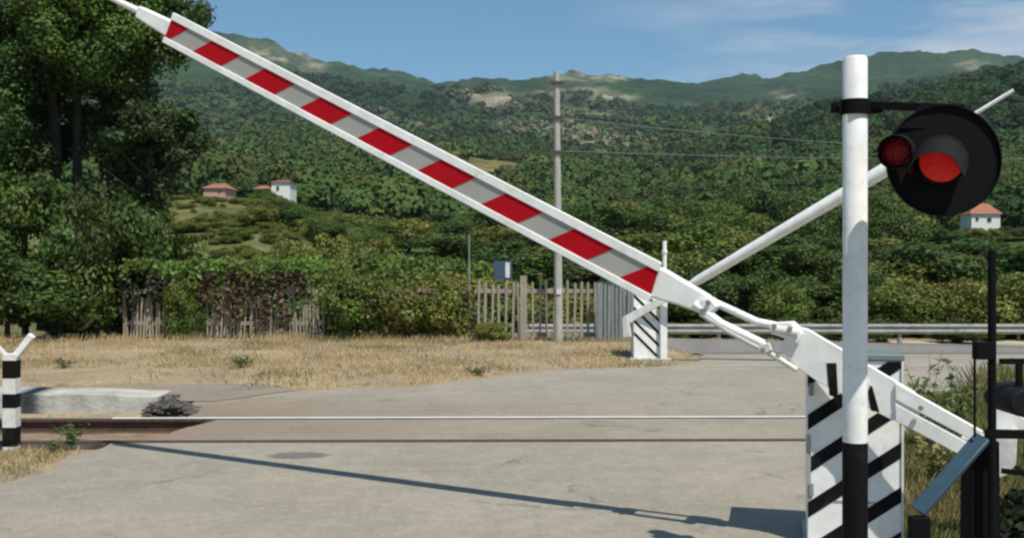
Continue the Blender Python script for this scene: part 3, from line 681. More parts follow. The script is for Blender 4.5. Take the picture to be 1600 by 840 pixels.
# ------------------------------------------------------------------ grass and weeds
def blades(name, label, n, region, hfun, cols, seed, wid=.006, dens=None):
    r = np.random.RandomState(seed); X, Y = region(n, r)
    if dens is not None: k = dens(X, Y) > r.rand(len(X)); X, Y = X[k], Y[k]
    n = len(X); Z = gz(X, Y) - .01; h = hfun(X, Y, r, n); a = r.uniform(0, 6.28, n); ln_ = h * r.uniform(.1, .7, n)
    dx = np.cos(a) * ln_; dy = np.sin(a) * ln_; w = wid * r.uniform(.6, 1.5, n); wx = -np.sin(a + 1.2) * w; wy = np.cos(a + 1.2) * w
    V = np.empty((n, 4, 3)); V[:, 0] = np.stack([X - wx, Y - wy, Z], 1); V[:, 1] = np.stack([X + wx, Y + wy, Z], 1)
    V[:, 2] = np.stack([X + wx * .3 + dx, Y + wy * .3 + dy, Z + h], 1); V[:, 3] = np.stack([X - wx * .3 + dx, Y - wy * .3 + dy, Z + h], 1)
    cols = np.array(cols); patchn = fbm(X, Y, 3, .9); ci = np.clip(((patchn + .28 + .12 * r.normal(size=n)) * 1.8 * len(cols)).astype(int), 0, len(cols) - 1)
    c = cols[ci] * r.uniform(.7, 1.25, (n, 1))
    o = mesh_np(name, V.reshape(-1, 3), np.arange(4 * n).reshape(n, 4), GRASS, col=np.repeat(c, 4, 0)); return tag(o, label, 'grass', kind='stuff')
STR = [(.56, .43, .23), (.50, .36, .19), (.42, .31, .16), (.44, .33, .18), (.30, .27, .12), (.16, .18, .06)]
def reg_back(n, r):
    Y = r.uniform(13.2, 22.2, n); X = r.uniform(-.62, .22, n) * Y; m = (X < np.interp(Y, [13.2, 13.6, 14.6, 15.7, 16.3, 17.2, 18.5, 22.2], [-2.9, -1.3, -.45, .45, 2.2, 3.0, 3.3, 2.6])) ; m &= ~((X < -3.4) & (Y < 15.4) & (r.rand(n) > .12))
    return X[m], Y[m]
blades('dry_grass', 'short dry straw coloured grass between the road and the fences', 90000, reg_back, lambda X, Y, r, n: r.uniform(.02, .075, n) * (1 + 1.6 * smooth((Y - 20.3) / 1.5)), STR, 71, .007,
       dens=lambda X, Y: np.clip(.55 + 2.2 * fbm(X, Y, 3, 1.1), .05, 1))
def reg_left(n, r):
    Y = r.uniform(7.2, 9.5, n); X = -3.62 - np.abs(r.normal(0, .9, n)); return X, Y
blades('verge_grass', 'dry grass at the foot of the banded post', 9000, reg_left, lambda X, Y, r, n: r.uniform(.015, .07, n), STR[:4] + [(.22, .22, .08), (.12, .17, .05)], 72, .004, dens=lambda X, Y: np.clip(.5 + 2 * fbm(X, Y, 3, 2.0), 0, 1))
def reg_right(n, r):
    Y = r.uniform(6.4, 13.8, n); X = np.interp(Y, [6.4, 8, 11, 13.8], [2.75, 3.3, 4.4, 6.0]) + np.abs(r.normal(0, 1.5, n)); return X, Y
WEED = [(.30, .27, .10), (.20, .20, .07), (.13, .17, .05), (.24, .20, .08), (.30, .20, .09), (.10, .14, .04)]
blades('weeds', 'tall mixed yellow and green weeds right of the striped barrier housing', 16000, reg_right, lambda X, Y, r, n: r.uniform(.08, .42, n), WEED, 73, .008)
blades('weeds', 'short yellowish weeds on the bare soil right of the striped housing', 60000, lambda n, r: (lambda Y: (np.interp(Y, [5.2, 8, 11, 13.8], [2.0, 2.75, 4.0, 5.6]) + np.abs(r.normal(0, .9, n)), Y))(r.uniform(5.2, 12, n)), lambda X, Y, r, n: r.uniform(.05, .2, n), WEED + [(.40, .32, .16)], 74, .007)
def plant(name, label, X, Y, n, h, w, col, seed, leaf=.03):
    """small plant: stems with leaves"""
    rr = random.Random(seed); t = thing(name, label, 'plant', (X, Y, float(gz(np.float64(X), np.float64(Y)))))
    mb = MB(); r = np.random.RandomState(seed); P = []; N = []
    for k in range(n):
        a = rr.uniform(0, 6.28); hh = h * rr.uniform(.5, 1); e = Vector((math.cos(a) * w * rr.uniform(.2, 1), math.sin(a) * w * rr.uniform(.2, 1), hh)); m_ = Vector((e.x * .3, e.y * .3, hh * .6))
        mb.tube([(0, 0, 0), m_, e], [.004, .003, .0015], 5)
        for q in range(14):
            f = rr.uniform(.2, 1); p = m_ * (2 * f) if f < .5 else m_.lerp(e, 2 * f - 1); P.append([p.x + rr.gauss(0, .02), p.y + rr.gauss(0, .02), p.z + rr.gauss(0, .015)]); N.append([rr.gauss(0, .4), rr.gauss(0, .4), 1])
    P = np.array(P); N = np.array(N); c = np.array(col)[None] * r.uniform(.6, 1.4, (len(P), 1)); V, Fq, Cc = leaves(P, N, leaf, r, c, asp=.35)
    st = mb.build('stem', mat('stem_green', (.12, .15, .05), .8), loc=(0, 0, 0)); st.parent = t; st.location = (0, 0, 0)
    mesh_np('foliage', V, Fq, LEAF, parent=t, col=Cc); return t
plant('green_weed', 'leafy green weed growing between the rails near the banded post', xat(115, 9.25), 9.2, 9, .26, .14, (.09, .16, .04), 81, .028)
plant('green_weed', 'small green weed left of the leafy one at the track edge', xat(88, 9.1), 9.05, 6, .12, .12, (.12, .16, .05), 82, .022)
plant('green_weed', 'green weed in the dry grass beyond the track on the left', xat(375, 15.6), 15.6, 12, .2, .32, (.12, .16, .05), 83, .035)
plant('green_weed', 'small green weed in the dry grass near the road edge', xat(745, 14.6), 14.75, 8, .13, .16, (.12, .14, .05), 84, .03)
plant('green_weed', 'low weed on the dirt at the far left', xat(95, 15.5), 15.6, 9, .15, .3, (.16, .17, .07), 85, .03)
plant('tall_weed', 'tall green weed leaning behind the right side of the striped housing', xat(1452, 8.6), 8.6, 9, .95, .36, (.13, .18, .06), 86, .05)
plant('tall_weed', 'tall upright weed with dark seed heads between housing and black post', xat(1490, 9.2), 9.2, 8, .8, .28, (.10, .14, .05), 87, .045)
plant('tall_weed', 'bright green weed tuft behind the counterweight arm', xat(1515, 9.8), 9.8, 10, .7, .35, (.12, .19, .05), 88, .05)
plant('tall_weed', 'yellowish weed below the counterweight arm', xat(1465, 7.4), 7.4, 12, .55, .38, (.24, .22, .08), 89, .04)
plant('tall_weed', 'green weed at the right edge beyond the dark metal box', xat(1575, 10.4), 10.4, 10, .85, .35, (.10, .17, .05), 90, .05)

# ------------------------------------------------------------------ houses
def house(name, label, px0, px1, yb, ye, yr, Y, wallm, dep=6.0, wins=()):
    x0, x1 = xat(px0, Y), xat(px1, Y); zb, ze, zr = zat(yb, Y), zat(ye, Y), zat(yr, Y)
    t = thing(name, label, 'house', ((x0 + x1) / 2, Y, zb))
    w = MB(); w.box(((x0 + x1) / 2, Y + dep / 2, (zb - 1.5 + ze) / 2), (x1 - x0, dep, ze - zb + 1.5)); w.build('wall', wallm, t)
    o = .25; r = MB(); a = [(x0 - o, Y - o, ze), (x1 + o, Y - o, ze), (x1 + o, Y + dep + o, ze), (x0 - o, Y + dep + o, ze)]
    hp = (x1 - x0) * .22; p = [(x0 + hp, Y + dep / 2, zr), (x1 - hp, Y + dep / 2, zr)]
    r.add(a + p, [(0, 1, 5, 4), (1, 2, 5), (2, 3, 4, 5), (3, 0, 4), (3, 2, 1, 0)]); r.build('roof', ROOF, t)
    for wx, wy, ww, wh in wins:
        m = MB(); c = at(wx, wy, Y - .04); m.box(c, (ww / F * Y, .08, wh / F * Y)); m.build('window', GLASSD, t)
    return t
house('hillside_house', 'white house with a red tiled roof on the wooded slope at the right', 1518, 1563, 352, 334, 317, 126, WALLW, 3.2, [(1546, 343, 6, 6), (1527, 342, 4, 5)])
house('hillside_house', 'small red roofed house on the sandy mound at the left', 318, 352, 307, 294, 284, 128, WALLP, 5, [(343, 299, 3, 4)])
house('hillside_house', 'bright white house at the right end of the sandy mound', 424, 453, 305, 284, 280, 132, WALLW, 4, [(434, 294, 4, 6)])
house('hillside_house', 'small pale house between the red and the white one on the mound', 398, 416, 304, 295, 288, 136, WALLP, 4)
for px, yb, yt, Y, w in [(834, 152, 144, 2050, 7), (853, 151, 142, 2080, 6), (940, 118, 112, 2400, 0)]:
    if w: house('distant_house', 'pale house on the distant hill, %s of the pair' % ('left' if px == 834 else 'right'), px - w / 2, px + w / 2, yb, yt + 2, yt, Y, WALLW, 8)

# ------------------------------------------------------------------ guardrail
t = thing('guardrail', 'long galvanised steel guardrail along the far road', 'guardrail', (10, 34, -1.05))
mb = MB(); Yr = 33.6; prof = [(0, .31), (-.05, .29), (-.08, .24), (-.03, .18), (-.03, .14), (-.08, .08), (-.05, .02), (0, 0)]
xs = np.linspace(-3, 24, 28)
for a, b in zip(xs[:-1], xs[1:]):
    A = [(a, Yr + p[0], -.70 + p[1]) for p in prof]; B = [(b, Yr + p[0], -.70 + p[1]) for p in prof]
    mb.add(A + B, [(i, i + 1, len(prof) + i + 1, len(prof) + i) for i in range(len(prof) - 1)])
mb.build('beam', GALV, t)
for k in range(10):
    p = MB(); p.box((-2 + k * 2.8, Yr + .09, -.72), (.10, .14, .70)); p.build('post', GALV, t)

# ------------------------------------------------------------------ fences
def fence(name, label, p0, p1, Y, top, n, wood, wpx, posts=(), railm=None, bot=0.02, seed=0, tiltmax=.03, jit=.05, rails=(.3, .95), skip=.05, Y2=None):
    rr = random.Random(seed); Y2 = Y2 or Y; X0, X1 = xat(p0, Y), xat(p1, Y2); t = thing(name, label, 'fence', ((X0 + X1) / 2, Y, 0))
    mb = MB()
    for k in range(n):
        if rr.random() < skip: continue
        f = (k + .5) / n; X = X0 + (X1 - X0) * f; yy = Y + (Y2 - Y) * f; h = top + rr.uniform(-jit, jit); tl = rr.uniform(-tiltmax, tiltmax); w = wpx * rr.uniform(.8, 1.15)
        mb.bar((X, yy, bot), (X + tl * h, yy, h - w * .5), w, .022, up=(0, 1, 0)); mb.add([(X + tl * h - w / 2, yy - .011, h - w * .5), (X + tl * h + w / 2, yy - .011, h - w * .5), (X + tl * h, yy - .011, h), (X + tl * h - w / 2, yy + .011, h - w * .5), (X + tl * h + w / 2, yy + .011, h - w * .5), (X + tl * h, yy + .011, h)], [(0, 1, 2), (5, 4, 3), (0, 2, 5, 3), (1, 4, 5, 2)])
    mb.build('pickets', wood, t)
    for z in rails:
        q = MB(); q.bar((X0, Y + .04, z), (X1, Y2 + .04, z), .04, .08); q.build('rail', railm or wood, t)
    for px, h, w in posts:
        f = (px - p0) / (p1 - p0); q = MB(); q.box((X0 + (X1 - X0) * f, Y + (Y2 - Y) * f + .02, h / 2 - .05), (w, w, h + .1)); q.build('post', railm or wood, t)
    return t
fence('picket_fence', 'upright weathered picket fence around the concrete utility pole', 742, 935, 21.3, 1.17, 18, WOOD, .046, [(818, 1.28, .13)], seed=1, rails=(.12, .98), skip=.0)
fence('picket_fence', 'short grey plank fence right beside the far striped barrier', 930, 985, 21.0, 1.12, 9, WOODG, .052, [(937, 1.15, .09)], seed=2, rails=(.3, .95), skip=0)
fence('old_fence', 'short stretch of weathered pickets under the dark vine at the left', 192, 262, 22.2, .95, 14, WOODP, .036, seed=3, jit=.15, tiltmax=.08)
fence('old_fence', 'long stretch of pale uneven pickets hung with dead brown vine', 322, 508, 22.2, .98, 36, WOODP, .038, seed=4, jit=.16, tiltmax=.10)
m = MB(); m.box((xat(957, 23.2), 23.2, .55), (.55, .05, 1.15)); m.box((xat(978, 23.2), 23.18, .55), (.18, .08, 1.2)); tag(m.build('metal_screen', TEAL), 'dark teal metal screen behind the grey plank fence', 'screen')
t = thing('sign_board', 'small blue and white board on a post showing above the picket fence', 'sign', (xat(790, 24.5), 24.5, 0))
m = MB(); m.tube([(xat(790, 24.5), 24.54, 0), (xat(790, 24.5), 24.54, 1.5)], .03, 10); m.build('post', GALV, t)
m = MB(); m.box((xat(786, 24.5), 24.5, 1.36), (.40, .03, .42)); m.build('board', BLUE, t)
m = MB(); m.box((xat(793, 24.5), 24.475, 1.36), (.10, .012, .34)); m.build('white_field', WHITE2, t)

# ------------------------------------------------------------------ utility pole and wires
Yp = 20.8; Xp = xat(873, Yp)
t = thing('utility_pole', 'tall thin pale grey concrete pole with dark bands behind the boom', 'pole', (Xp, Yp, 0))
m = MB(); m.tube([(Xp, Yp, -.1), (Xp - .04, Yp, zat(112, Yp))], [.085, .055], 14); m.build('shaft', POLEM, t)
for py in (130, 184, 238):
    z = zat(py, Yp); m = MB(); m.tube([(Xp - .035, Yp, z - .03), (Xp - .035, Yp, z + .03)], .075, 12); m.box((Xp - .035, Yp - .07, z), (.26, .05, .05)); m.build('bracket', INSUL, t)
m = MB(); m.box((Xp, Yp - .09, zat(455, Yp)), (.09, .02, .10)); m.build('sign_plate', WHITE2, t)
def wire(a, b, sag, r, label):
    mb = MB(); P = []
    for k in range(25):
        f = k / 24; p = Vector(a).lerp(Vector(b), f); p.z -= sag * 4 * f * (1 - f); P.append(p)
    mb.tube(P, r, 5); tag(mb.build('overhead_wire', WIRE), label, 'wire', 'overhead wires')
wire((Xp, Yp, zat(184, Yp)), (34, 44, zat(185, 44)), .9, .008, 'upper thin wire running right from the utility pole')
wire((Xp, Yp, zat(236, Yp)), (34, 44, zat(225, 44)), .35, .008, 'lower thin wire running right from the utility pole')
m = MB(); m.box((xat(1591, 36), 36, -.2), (.09, .09, 1.7)); tag(m.build('marker_post', YEL), 'thin yellowish post behind the guardrail at the right edge', 'post')
m = MB(); m.tube([(xat(733, 23.5), 23.5, 0), (xat(733, 23.5), 23.5, zat(366, 23.5))], .02, 8); tag(m.build('metal_stake', GALV), 'thin grey stake standing in the bushes left of the picket fence', 'stake')

# ------------------------------------------------------------------ platform slab beyond the track
m = MB(); Yk = 11.45
xa, xb = -14.0, xat(248, Yk)
def slab_pts(x, yf, zt): return [(x, yf, -.18), (x, yf + .02, zt), (x, yf + .5, zt + .015), (x, yf + .5, -.18)]
xs = np.linspace(xa, xb, 46); rr = random.Random(4); prev = None
for k, x in enumerate(xs):
    f = (x - xa) / (xb - xa); yf = Yk + TILT * x + rr.uniform(-.012, .012); zt = .30 - .14 * f ** 1.5 + rr.uniform(-.008, .008)
    cur = slab_pts(x, yf, zt)
    if prev: m.hexa([prev[0], cur[0], cur[3], prev[3], prev[1], cur[1], cur[2], prev[2]])
    prev = cur
tag(m.build('concrete_kerb', CONC), 'long weathered concrete kerb slab beside the track at the left', 'kerb')
# rubble at the kerb's end
rr = random.Random(12); t = thing('rubble', 'heap of broken asphalt and stones at the end of the concrete kerb', 'rubble', (xat(265, 11.4), 11.4, 0))
m = MB()
for k in range(420):
    px = rr.gauss(262, 19); Y = 11.4 + rr.uniform(-.25, .5); s = rr.uniform(.012, .055); x = xat(px, Y); z = rr.uniform(-.06, .14) * math.exp(-((px - 258) / 30) ** 2)
    P = []
    for dz in (-1, 1):
        for i, j in ((-1, -1), (1, -1), (1, 1), (-1, 1)): P.append((x + i * s * rr.uniform(.5, 1.1), Y + j * s * rr.uniform(.5, 1), z + dz * s * .45 * rr.uniform(.5, 1)))
    m.hexa(P)
m.build('stones', STONE, t)

# ------------------------------------------------------------------ banded post at the left
Yb = 9.35; xb = xat(18, Yb)
t = thing('banded_post', 'black and white banded concrete post with a forked top at the left edge', 'post', (xb, Yb, 0))
bands = [(695, 664, 1), (664, 628, 0), (628, 598, 1), (598, 588, 0), (588, 564, 1), (564, 554, 0)]
m = MB()
for y0, y1, c in [(704, 696, 0), (696, 666, 1), (666, 636, 0), (636, 614, 1), (614, 590, 0), (590, 562, 1), (562, 552, 0)]:
    z0, z1 = zat(y0, Yb), zat(y1, Yb); w = .112
    m.box((xb, Yb, (z0 + z1) / 2), (w, w, z1 - z0), c)
m.build('post', [WHITE2, BLACK], t, bevel=.004)
m = MB(); m.bar((xb + .02, Yb, zat(560, Yb)), (xat(52, Yb), Yb - .02, zat(523, Yb)), .05, .055); m.build('arm', WHITE, t, bevel=.004)
m = MB(); m.bar((xb - .02, Yb, zat(560, Yb)), (xat(-22, Yb), Yb - .02, zat(520, Yb)), .035, .035); m.build('arm', WHITE2, t, bevel=.004)

# ------------------------------------------------------------------ near barrier
A0 = Vector((0.753, 6.4, 0)); HD = Vector((-3.03, 1.34, 0)).normalized(); NR = Vector((-HD.y, HD.x, 0)).normalized()
if NR.y > 0: NR = -NR           # towards the camera
def bp(px, py, w=0.0):
    """point on the boom's vertical plane (shifted w towards the camera) seen at a photo pixel"""
    o = A0 + NR * w; d = Vector(((px - 800) / F, 1, (HY - py) / F)); t_ = o.dot(NR) / d.dot(NR); return Vector((0, 0, EYE)) + d * t_
def sz(px, py): p = bp(px, py); return ((p - A0).dot(HD), p.z)
def ps(s, z, w=0.0): p = A0 + HD * s + NR * w; return Vector((p.x, p.y, z))
pb = bp(1340, 600); base = Vector((pb.x, pb.y, 0))
bar = thing('level_crossing_barrier', 'near barrier, its red and grey boom raised from a black striped white housing', 'barrier', (base.x, base.y, 0), 'level crossing barriers')
# housing
hb = MB(); TOPZ = bp(1340, 566).z; D_ = .38
CH = bp(1337, 600); HH = Vector((-.97, .24, 0)).normalized(); NH = Vector((-.24, -.97, 0)).normalized()
def hsz(px):
    o = CH + NH * FW; d = Vector(((px - 800) / F, 1, 0)); t_ = o.dot(NH) / d.dot(NH); return (d * t_ - Vector((CH.x, CH.y, 0))).dot(HH)
def hx(s, w, z): p = CH + HH * s + NH * w; return Vector((p.x, p.y, z))
FW = -.13    # front face offset (behind the boom plane)
s0, s1 = hsz(1412), hsz(1261)
def hbox(mb, sa, sb, wa, wb, za, zb, m_=0):
    mb.hexa([hx(sa, wa, za), hx(sb, wa, za), hx(sb, wb, za), hx(sa, wb, za), hx(sa, wa, zb), hx(sb, wa, zb), hx(sb, wb, zb), hx(sa, wb, zb)], m_)
hbox(hb, s0, s1, FW, FW - D_, 0, TOPZ)
housing = hb.build('housing', WHITE, bar, bevel=.006)
hb = MB(); hbox(hb, s0 - .004, s1 + .015, FW + .012, FW - D_ - .015, TOPZ + .003, TOPZ + .035); hb.build('lid', TOPG, housing, bevel=.004)
hb = MB(); hbox(hb, s0 + .012, s0 + .0, FW + .012, FW + .003, .02, TOPZ); hb.build('edge_strip', WHITE2, housing)
hb = MB(); hbox(hb, s1 - .02, s1 + .004, FW + .006, FW + .003, .25, .62); hb.build('door_seam', GREY, housing)
hb = MB()
for z in (.28, .84): hbox(hb, s1 - .035, s1 - .010, FW + .014, FW + .003, z, z + .07)
hb.build('hinge', GALV, housing, bevel=.002)
hb = MB(); hbox(hb, s0 + .03, s1 - .03, FW + .0055, FW + .003, .255, .259); hb.build('panel_joint', BLACK, housing)
# diagonal bands on the front face, clipped to it
def clip_band(za, zb, slope, wv, off, lst):
    """band: z between f(s)-wv/2 and f(s)+wv/2, f falls with s (s grows to the left)"""
    N_ = 40; top = []; bot = []
    for i in range(N_ + 1):
        s = s0 + .004 + (s1 - s0 - .008) * i / N_; f = off - slope * (s - s0)
        lo = max(za, f - wv / 2); hi = min(zb, f + wv / 2)
        if hi > lo: top.append((s, hi)); bot.append((s, lo))
    if len(top) > 1: lst.append(top + bot[::-1])
bands = []
for k in range(9): clip_band(.03, TOPZ - .004, .72, .085, 1.30 - .245 * k + .0, bands)
mb = MB()
for poly in bands:
    mb.prism([hx(s, FW + .004, z) for s, z in poly], -NH * .003)
mb.build('stripes', BLACK, housing)
# arm plate, in front of the housing: outline traced on the boom's own plane
def plate(name, pts, w0, th, m_, parent, bevel=.004):
    mb = MB(); P = [bp(px, py) + NR * w0 for px, py in pts]; mb.prism(P, -NR * th); return mb.build(name, m_, parent, bevel=bevel)
boom = plate('boom', [(1218, 545), (1238, 508), (1262, 513), (1430, 612), (1440, 662), (1395, 655), (1280, 596), (1250, 575)], .03, .05, WHITE, bar)
for pts in ([(1293, 566), (1308, 566), (1311, 621), (1297, 616)], [(1354, 596), (1364, 603), (1375, 642), (1362, 640)]):
    plate('band', pts, .034, .003, BLACK, boom, bevel=0)
arm = plate('counterweight_arm', [(1400, 596), (1536, 672), (1528, 690), (1400, 622)], .05, .05, WHITE, bar)
arm2 = plate('counterweight_arm', [(1400, 628), (1522, 694), (1512, 714), (1400, 655)], .05, .05, WHITE, bar)
plate('counterweight_arm', [(1545, 626), (1640, 680), (1640, 704), (1545, 672)], -.12, .05, WHITE, bar)
plate('counterweight', [(1500, 690), (1590, 672), (1588, 728), (1574, 745), (1545, 756), (1505, 740)], -.06, .16, WHITE2, bar)
m = MB(); c = bp(1345, 600); m.tube([c + NR * .045, c - NR * .10], .05, 20); m.build('pivot_shaft', WHITE2, bar, bevel=.003)
# fork between the arm plate and the boom: two rods, clamps, bolts
def rod(pts, r, m_, parent, name='fork_rod', w=0.0):
    mb = MB(); mb.tube([bp(px, py) + NR * w for px, py in pts], r, 12); return mb.build(name, m_, parent)
rod([(1088, 474), (1130, 505), (1203, 540)], .026, WHITE, boom, w=.05)
rod([(1098, 488), (1140, 515), (1203, 549)], .016, WHITE2, boom, w=.06)
rod([(1108, 470), (1180, 503), (1214, 510)], .022, WHITE, boom, w=-.05)
plate('clamp', [(1186, 540), (1206, 533), (1210, 545), (1196, 552)], .09, .08, WHITE2, boom)
plate('clamp', [(1204, 504), (1238, 502), (1256, 520), (1250, 536), (1232, 528), (1208, 520)], .06, .14, WHITE, boom)
plate('clamp', [(1098, 468), (1112, 464), (1124, 478), (1112, 490), (1100, 488)], .07, .14, WHITE, boom)
rod([(1210, 512), (1250, 520)], .028, WHITE2, boom, 'bolt', w=.05)
rod([(1256, 525), (1284, 543)], .034, WHITE, boom, 'bolt', w=-.02)
rod([(1200, 548), (1236, 570), (1246, 577)], .016, WHITE2, boom, 'link_rod', w=.03)
for px, py in ((1214, 508), (1238, 512), (1112, 472), (1103, 484), (1197, 545), (1440, 634)):
    m = MB(); c = bp(px, py); m.disc(c + NR * .085, NR, .014, .02, 8); m.build('bolt', GALV, boom)
# beam of the boom behind the panels
beam = MB()
def bq(pts, w0, th): beam.prism([bp(px, py) + NR * w0 for px, py in pts], -NR * th)
bq([(1112, 463), (1036, 418), (1000, 416), (1010, 462), (1060, 476), (1095, 489), (1108, 484)], .03, .08)
bq([(1020, 425), (1010, 462), (262, 58), (268, 34)], .0, .05)
bq([(276, 36), (268, 62), (214, 28), (220, 10)], .03, .08)
beam.build('beam', WHITE, boom, bevel=.012)
m = MB(); m.tube([bp(222, 20), bp(180, 0), bp(60, -62)], [.026, .022, .016], 10); m.build('boom_tip', WHITE, boom)
# panel frame + stripes
UL, LL, UR, LR = sz(278, 22), sz(261, 68), sz(1037, 410), sz(1018, 471)
def lerp2(a, b, t): return (a[0] + (b[0] - a[0]) * t, a[1] + (b[1] - a[1]) * t)
bw_u, bw_l = .235, .185      # share of the width taken by the white edges
def pt(u, v):   # u 0..1 from right to left, v 0 bottom..1 top
    return lerp2(lerp2(LR, LL, u), lerp2(UR, UL, u), v)
def pp(u, v, w): s, z = pt(u, v); return ps(s, z, w)
fr = MB()
for va, vb in ((1 - bw_u, 1.0), (0.0, bw_l)):
    fr.hexa([pp(0, va, .03), pp(1, va, .03), pp(1, va, .055), pp(0, va, .055), pp(0, vb, .03), pp(1, vb, .03), pp(1, vb, .055), pp(0, vb, .055)])
frame = fr.build('panel_frame', WHITE, boom, bevel=.004)
va, vb = bw_l + .004, 1 - bw_u - .004
pn = MB(); pn.hexa([pp(.001, va, .032), pp(.999, va, .032), pp(.999, va, .044), pp(.001, va, .044), pp(.001, vb, .032), pp(.999, vb, .032), pp(.999, vb, .044), pp(.001, vb, .044)])
panel = pn.build('panel', GREY, boom)
# red fields from their traced centres
cent = [sz(px, py)[0] for px, py in ((345, 86), (427, 127), (515, 172), (605, 219), (703, 271), (804, 326), (912, 384))]
per = (cent[0] - cent[-1]) / 6
sR = pt(0, .5)[0]; sL = pt(1, .5)[0]
mid = sum(cent) / 7; cent = [mid + per * k for k in range(5, -6, -1)]
mb = MB()
def u_at(s, v):
    a = pt(0, v)[0]; b = pt(1, v)[0]; return (s - a) / (b - a)
hw = per * .27; sk = per * .19
for c in cent:
    poly = []
    for ds_, v in ((-hw - sk * 1, vb), (hw - sk * 1, vb), (hw + sk, va), (-hw + sk, va)): poly.append((min(.999, max(.001, u_at(c + ds_, v))), v))
    if abs(poly[0][0] - poly[1][0]) < 1e-6 and abs(poly[2][0] - poly[3][0]) < 1e-6: continue
    pts = [pp(u, v, .047) for u, v in poly]
    q = [p for i, p in enumerate(pts) if (p - pts[i - 1]).length > 1e-4]
    if len(q) >= 3: mb.prism(q, -NR * .003)
mb.build('red_fields', RED, panel)
m = MB(); m.hexa([hx(s0 - .02, FW + .02, -.02), hx(s1 + .02, FW + .02, -.02), hx(s1 + .02, FW - D_ - .1, -.02), hx(s0 - .02, FW - D_ - .1, -.02), hx(s0 - .02, FW + .02, .03), hx(s1 + .02, FW + .02, .03), hx(s1 + .02, FW - D_ - .1, .03), hx(s0 - .02, FW - D_ - .1, .03)])
m.build('plinth', CONC, bar, bevel=.01)

# ------------------------------------------------------------------ far barrier
Yf = 17.4
fb = thing('level_crossing_barrier', 'far barrier with a plain white boom rising to the right beyond the rails', 'barrier', (xat(1013, Yf), Yf, 0), 'level crossing barriers')
x0, x1 = xat(990, Yf), xat(1030, Yf); zt = zat(455, Yf); dd_ = .45
m = MB(); m.box(((x0 + x1) / 2, Yf + dd_ / 2, zt / 2), (x1 - x0, dd_, zt)); fh = m.build('housing', WHITE, fb, bevel=.006)
m = MB(); m.box((xat(1036, Yf), Yf - .04, .5), (.11, .11, 1.02)); m.build('side_post', WHITE, fb, bevel=.005)
m = MB(); m.tube([(xat(1039, Yf), Yf + .05, 0), (xat(1039, Yf), Yf + .05, zat(376, Yf))], .035, 12); m.tube([(xat(1039, Yf), Yf + .05, zat(395, Yf)), (xat(1039, Yf), Yf + .05, zat(391, Yf))], .048, 12); m.build('signal_mast', WHITE, fb)
mb = MB(); N_ = 30
for k in range(8):
    top = []; bot = []
    for i in range(N_ + 1):
        x = x0 + .006 + (x1 - x0 - .012) * i / N_; f = .02 + k * .20 - 1.0 * (x - x1); lo = max(.05, f - .028); hi = min(zt - .02, f + .028)
        if hi > lo: top.append((x, hi)); bot.append((x, lo))
    if len(top) > 1: mb.prism([(x, Yf - .004, z) for x, z in top + bot[::-1]], (0, .003, 0))
mb.build('stripes', BLACK, fh)
HF = Vector((3.17, -1.55, 0)).normalized(); AF = Vector((xat(1013, Yf), Yf - .12, 0)); NF = Vector((-HF.y, HF.x, 0)).normalized()
if NF.y > 0: NF = -NF
def fp(px, py, w=0.0):
    o = AF + NF * w; d = Vector(((px - 800) / F, 1, (HY - py) / F)); t_ = o.dot(NF) / d.dot(NF); return Vector((0, 0, EYE)) + d * t_
m = MB(); m.tube([fp(1050, 459), fp(1085, 440)], .05, 14); m.tube([fp(1082, 442), fp(1092, 437), fp(1380, 267), fp(1500, 192)], [.055, .075, .105, .10], 18); fbm_ = m.build('boom', WHITE, fb)
m = MB(); m.tube([fp(1490, 198), fp(1584, 141)], [.030, .026], 10); m.build('boom_tip', WHITE, fbm_)
mb = MB(); mb.prism([fp(x, y) for x, y in ((1062, 447), (1058, 461), (996, 497), (984, 505), (982, 490))], -NF * .06); mb.build('counterweight_arm', WHITE, fb, bevel=.005)
mb = MB(); mb.prism([fp(x, y, .05) for x, y in ((972, 496), (980, 491), (984, 526), (973, 527))], -NF * .15); mb.build('counterweight', WHITE2, fb, bevel=.005)
m = MB(); m.box((xat(1016, Yf), Yf + .2, .0), (.66, .6, .05)); m.build('plinth', CONC, fb, bevel=.01)

# ------------------------------------------------------------------ signal
Ys = 5.1; Xs = xat(1336, Ys); rp = .0565
sg = thing('level_crossing_signal', 'white post with a black foot carrying round black boards with red lamps', 'signal', (Xs, Ys, 0))
zt = zat(89, Ys); zb_ = zat(690, Ys)
m = MB(); m.tube([(Xs, Ys, zb_), (Xs, Ys, zt - .012), (Xs, Ys, zt)], [rp, rp, rp - .006], 40); m.build('post', WHITE, sg)
m = MB(); m.tube([(Xs, Ys, -.1), (Xs, Ys, zb_ + .001)], rp + .0015, 40); m.build('black_foot', BLACK, sg)
zc = zat(168, Ys)
m = MB(); m.tube([(Xs, Ys, zc - .035), (Xs, Ys, zc + .035)], rp + .014, 32); m.box((Xs - rp - .022, Ys, zc), (.06, .045, .05)); m.box((Xs + rp + .03, Ys - .0, zc), (.07, .05, .055))
for sx_ in (-1, 1): m.tube([(Xs + sx_ * (rp + .03), Ys - .04, zc), (Xs + sx_ * (rp + .03), Ys + .04, zc)], .010, 8)
m.build('clamp', BLACKM, sg, bevel=.003)
Yd = 4.80; cD = at(1473, 251, Yd); RD = 87 / F * Yd
m = MB(); a = Vector((Xs + rp, Ys - .01, zc + .008)); b = Vector((cD.x + .12, Yd + .05, zat(167, Yd))); m.bar(a, b, .035, .035); m.bar((cD.x - .0, Yd + .05, b.z), (cD.x, Yd + .06, cD.z), .05, .03); m.build('bracket_arm', BLACKM, sg, bevel=.003)
dn = Vector((-.10, -1, .0)).normalized()
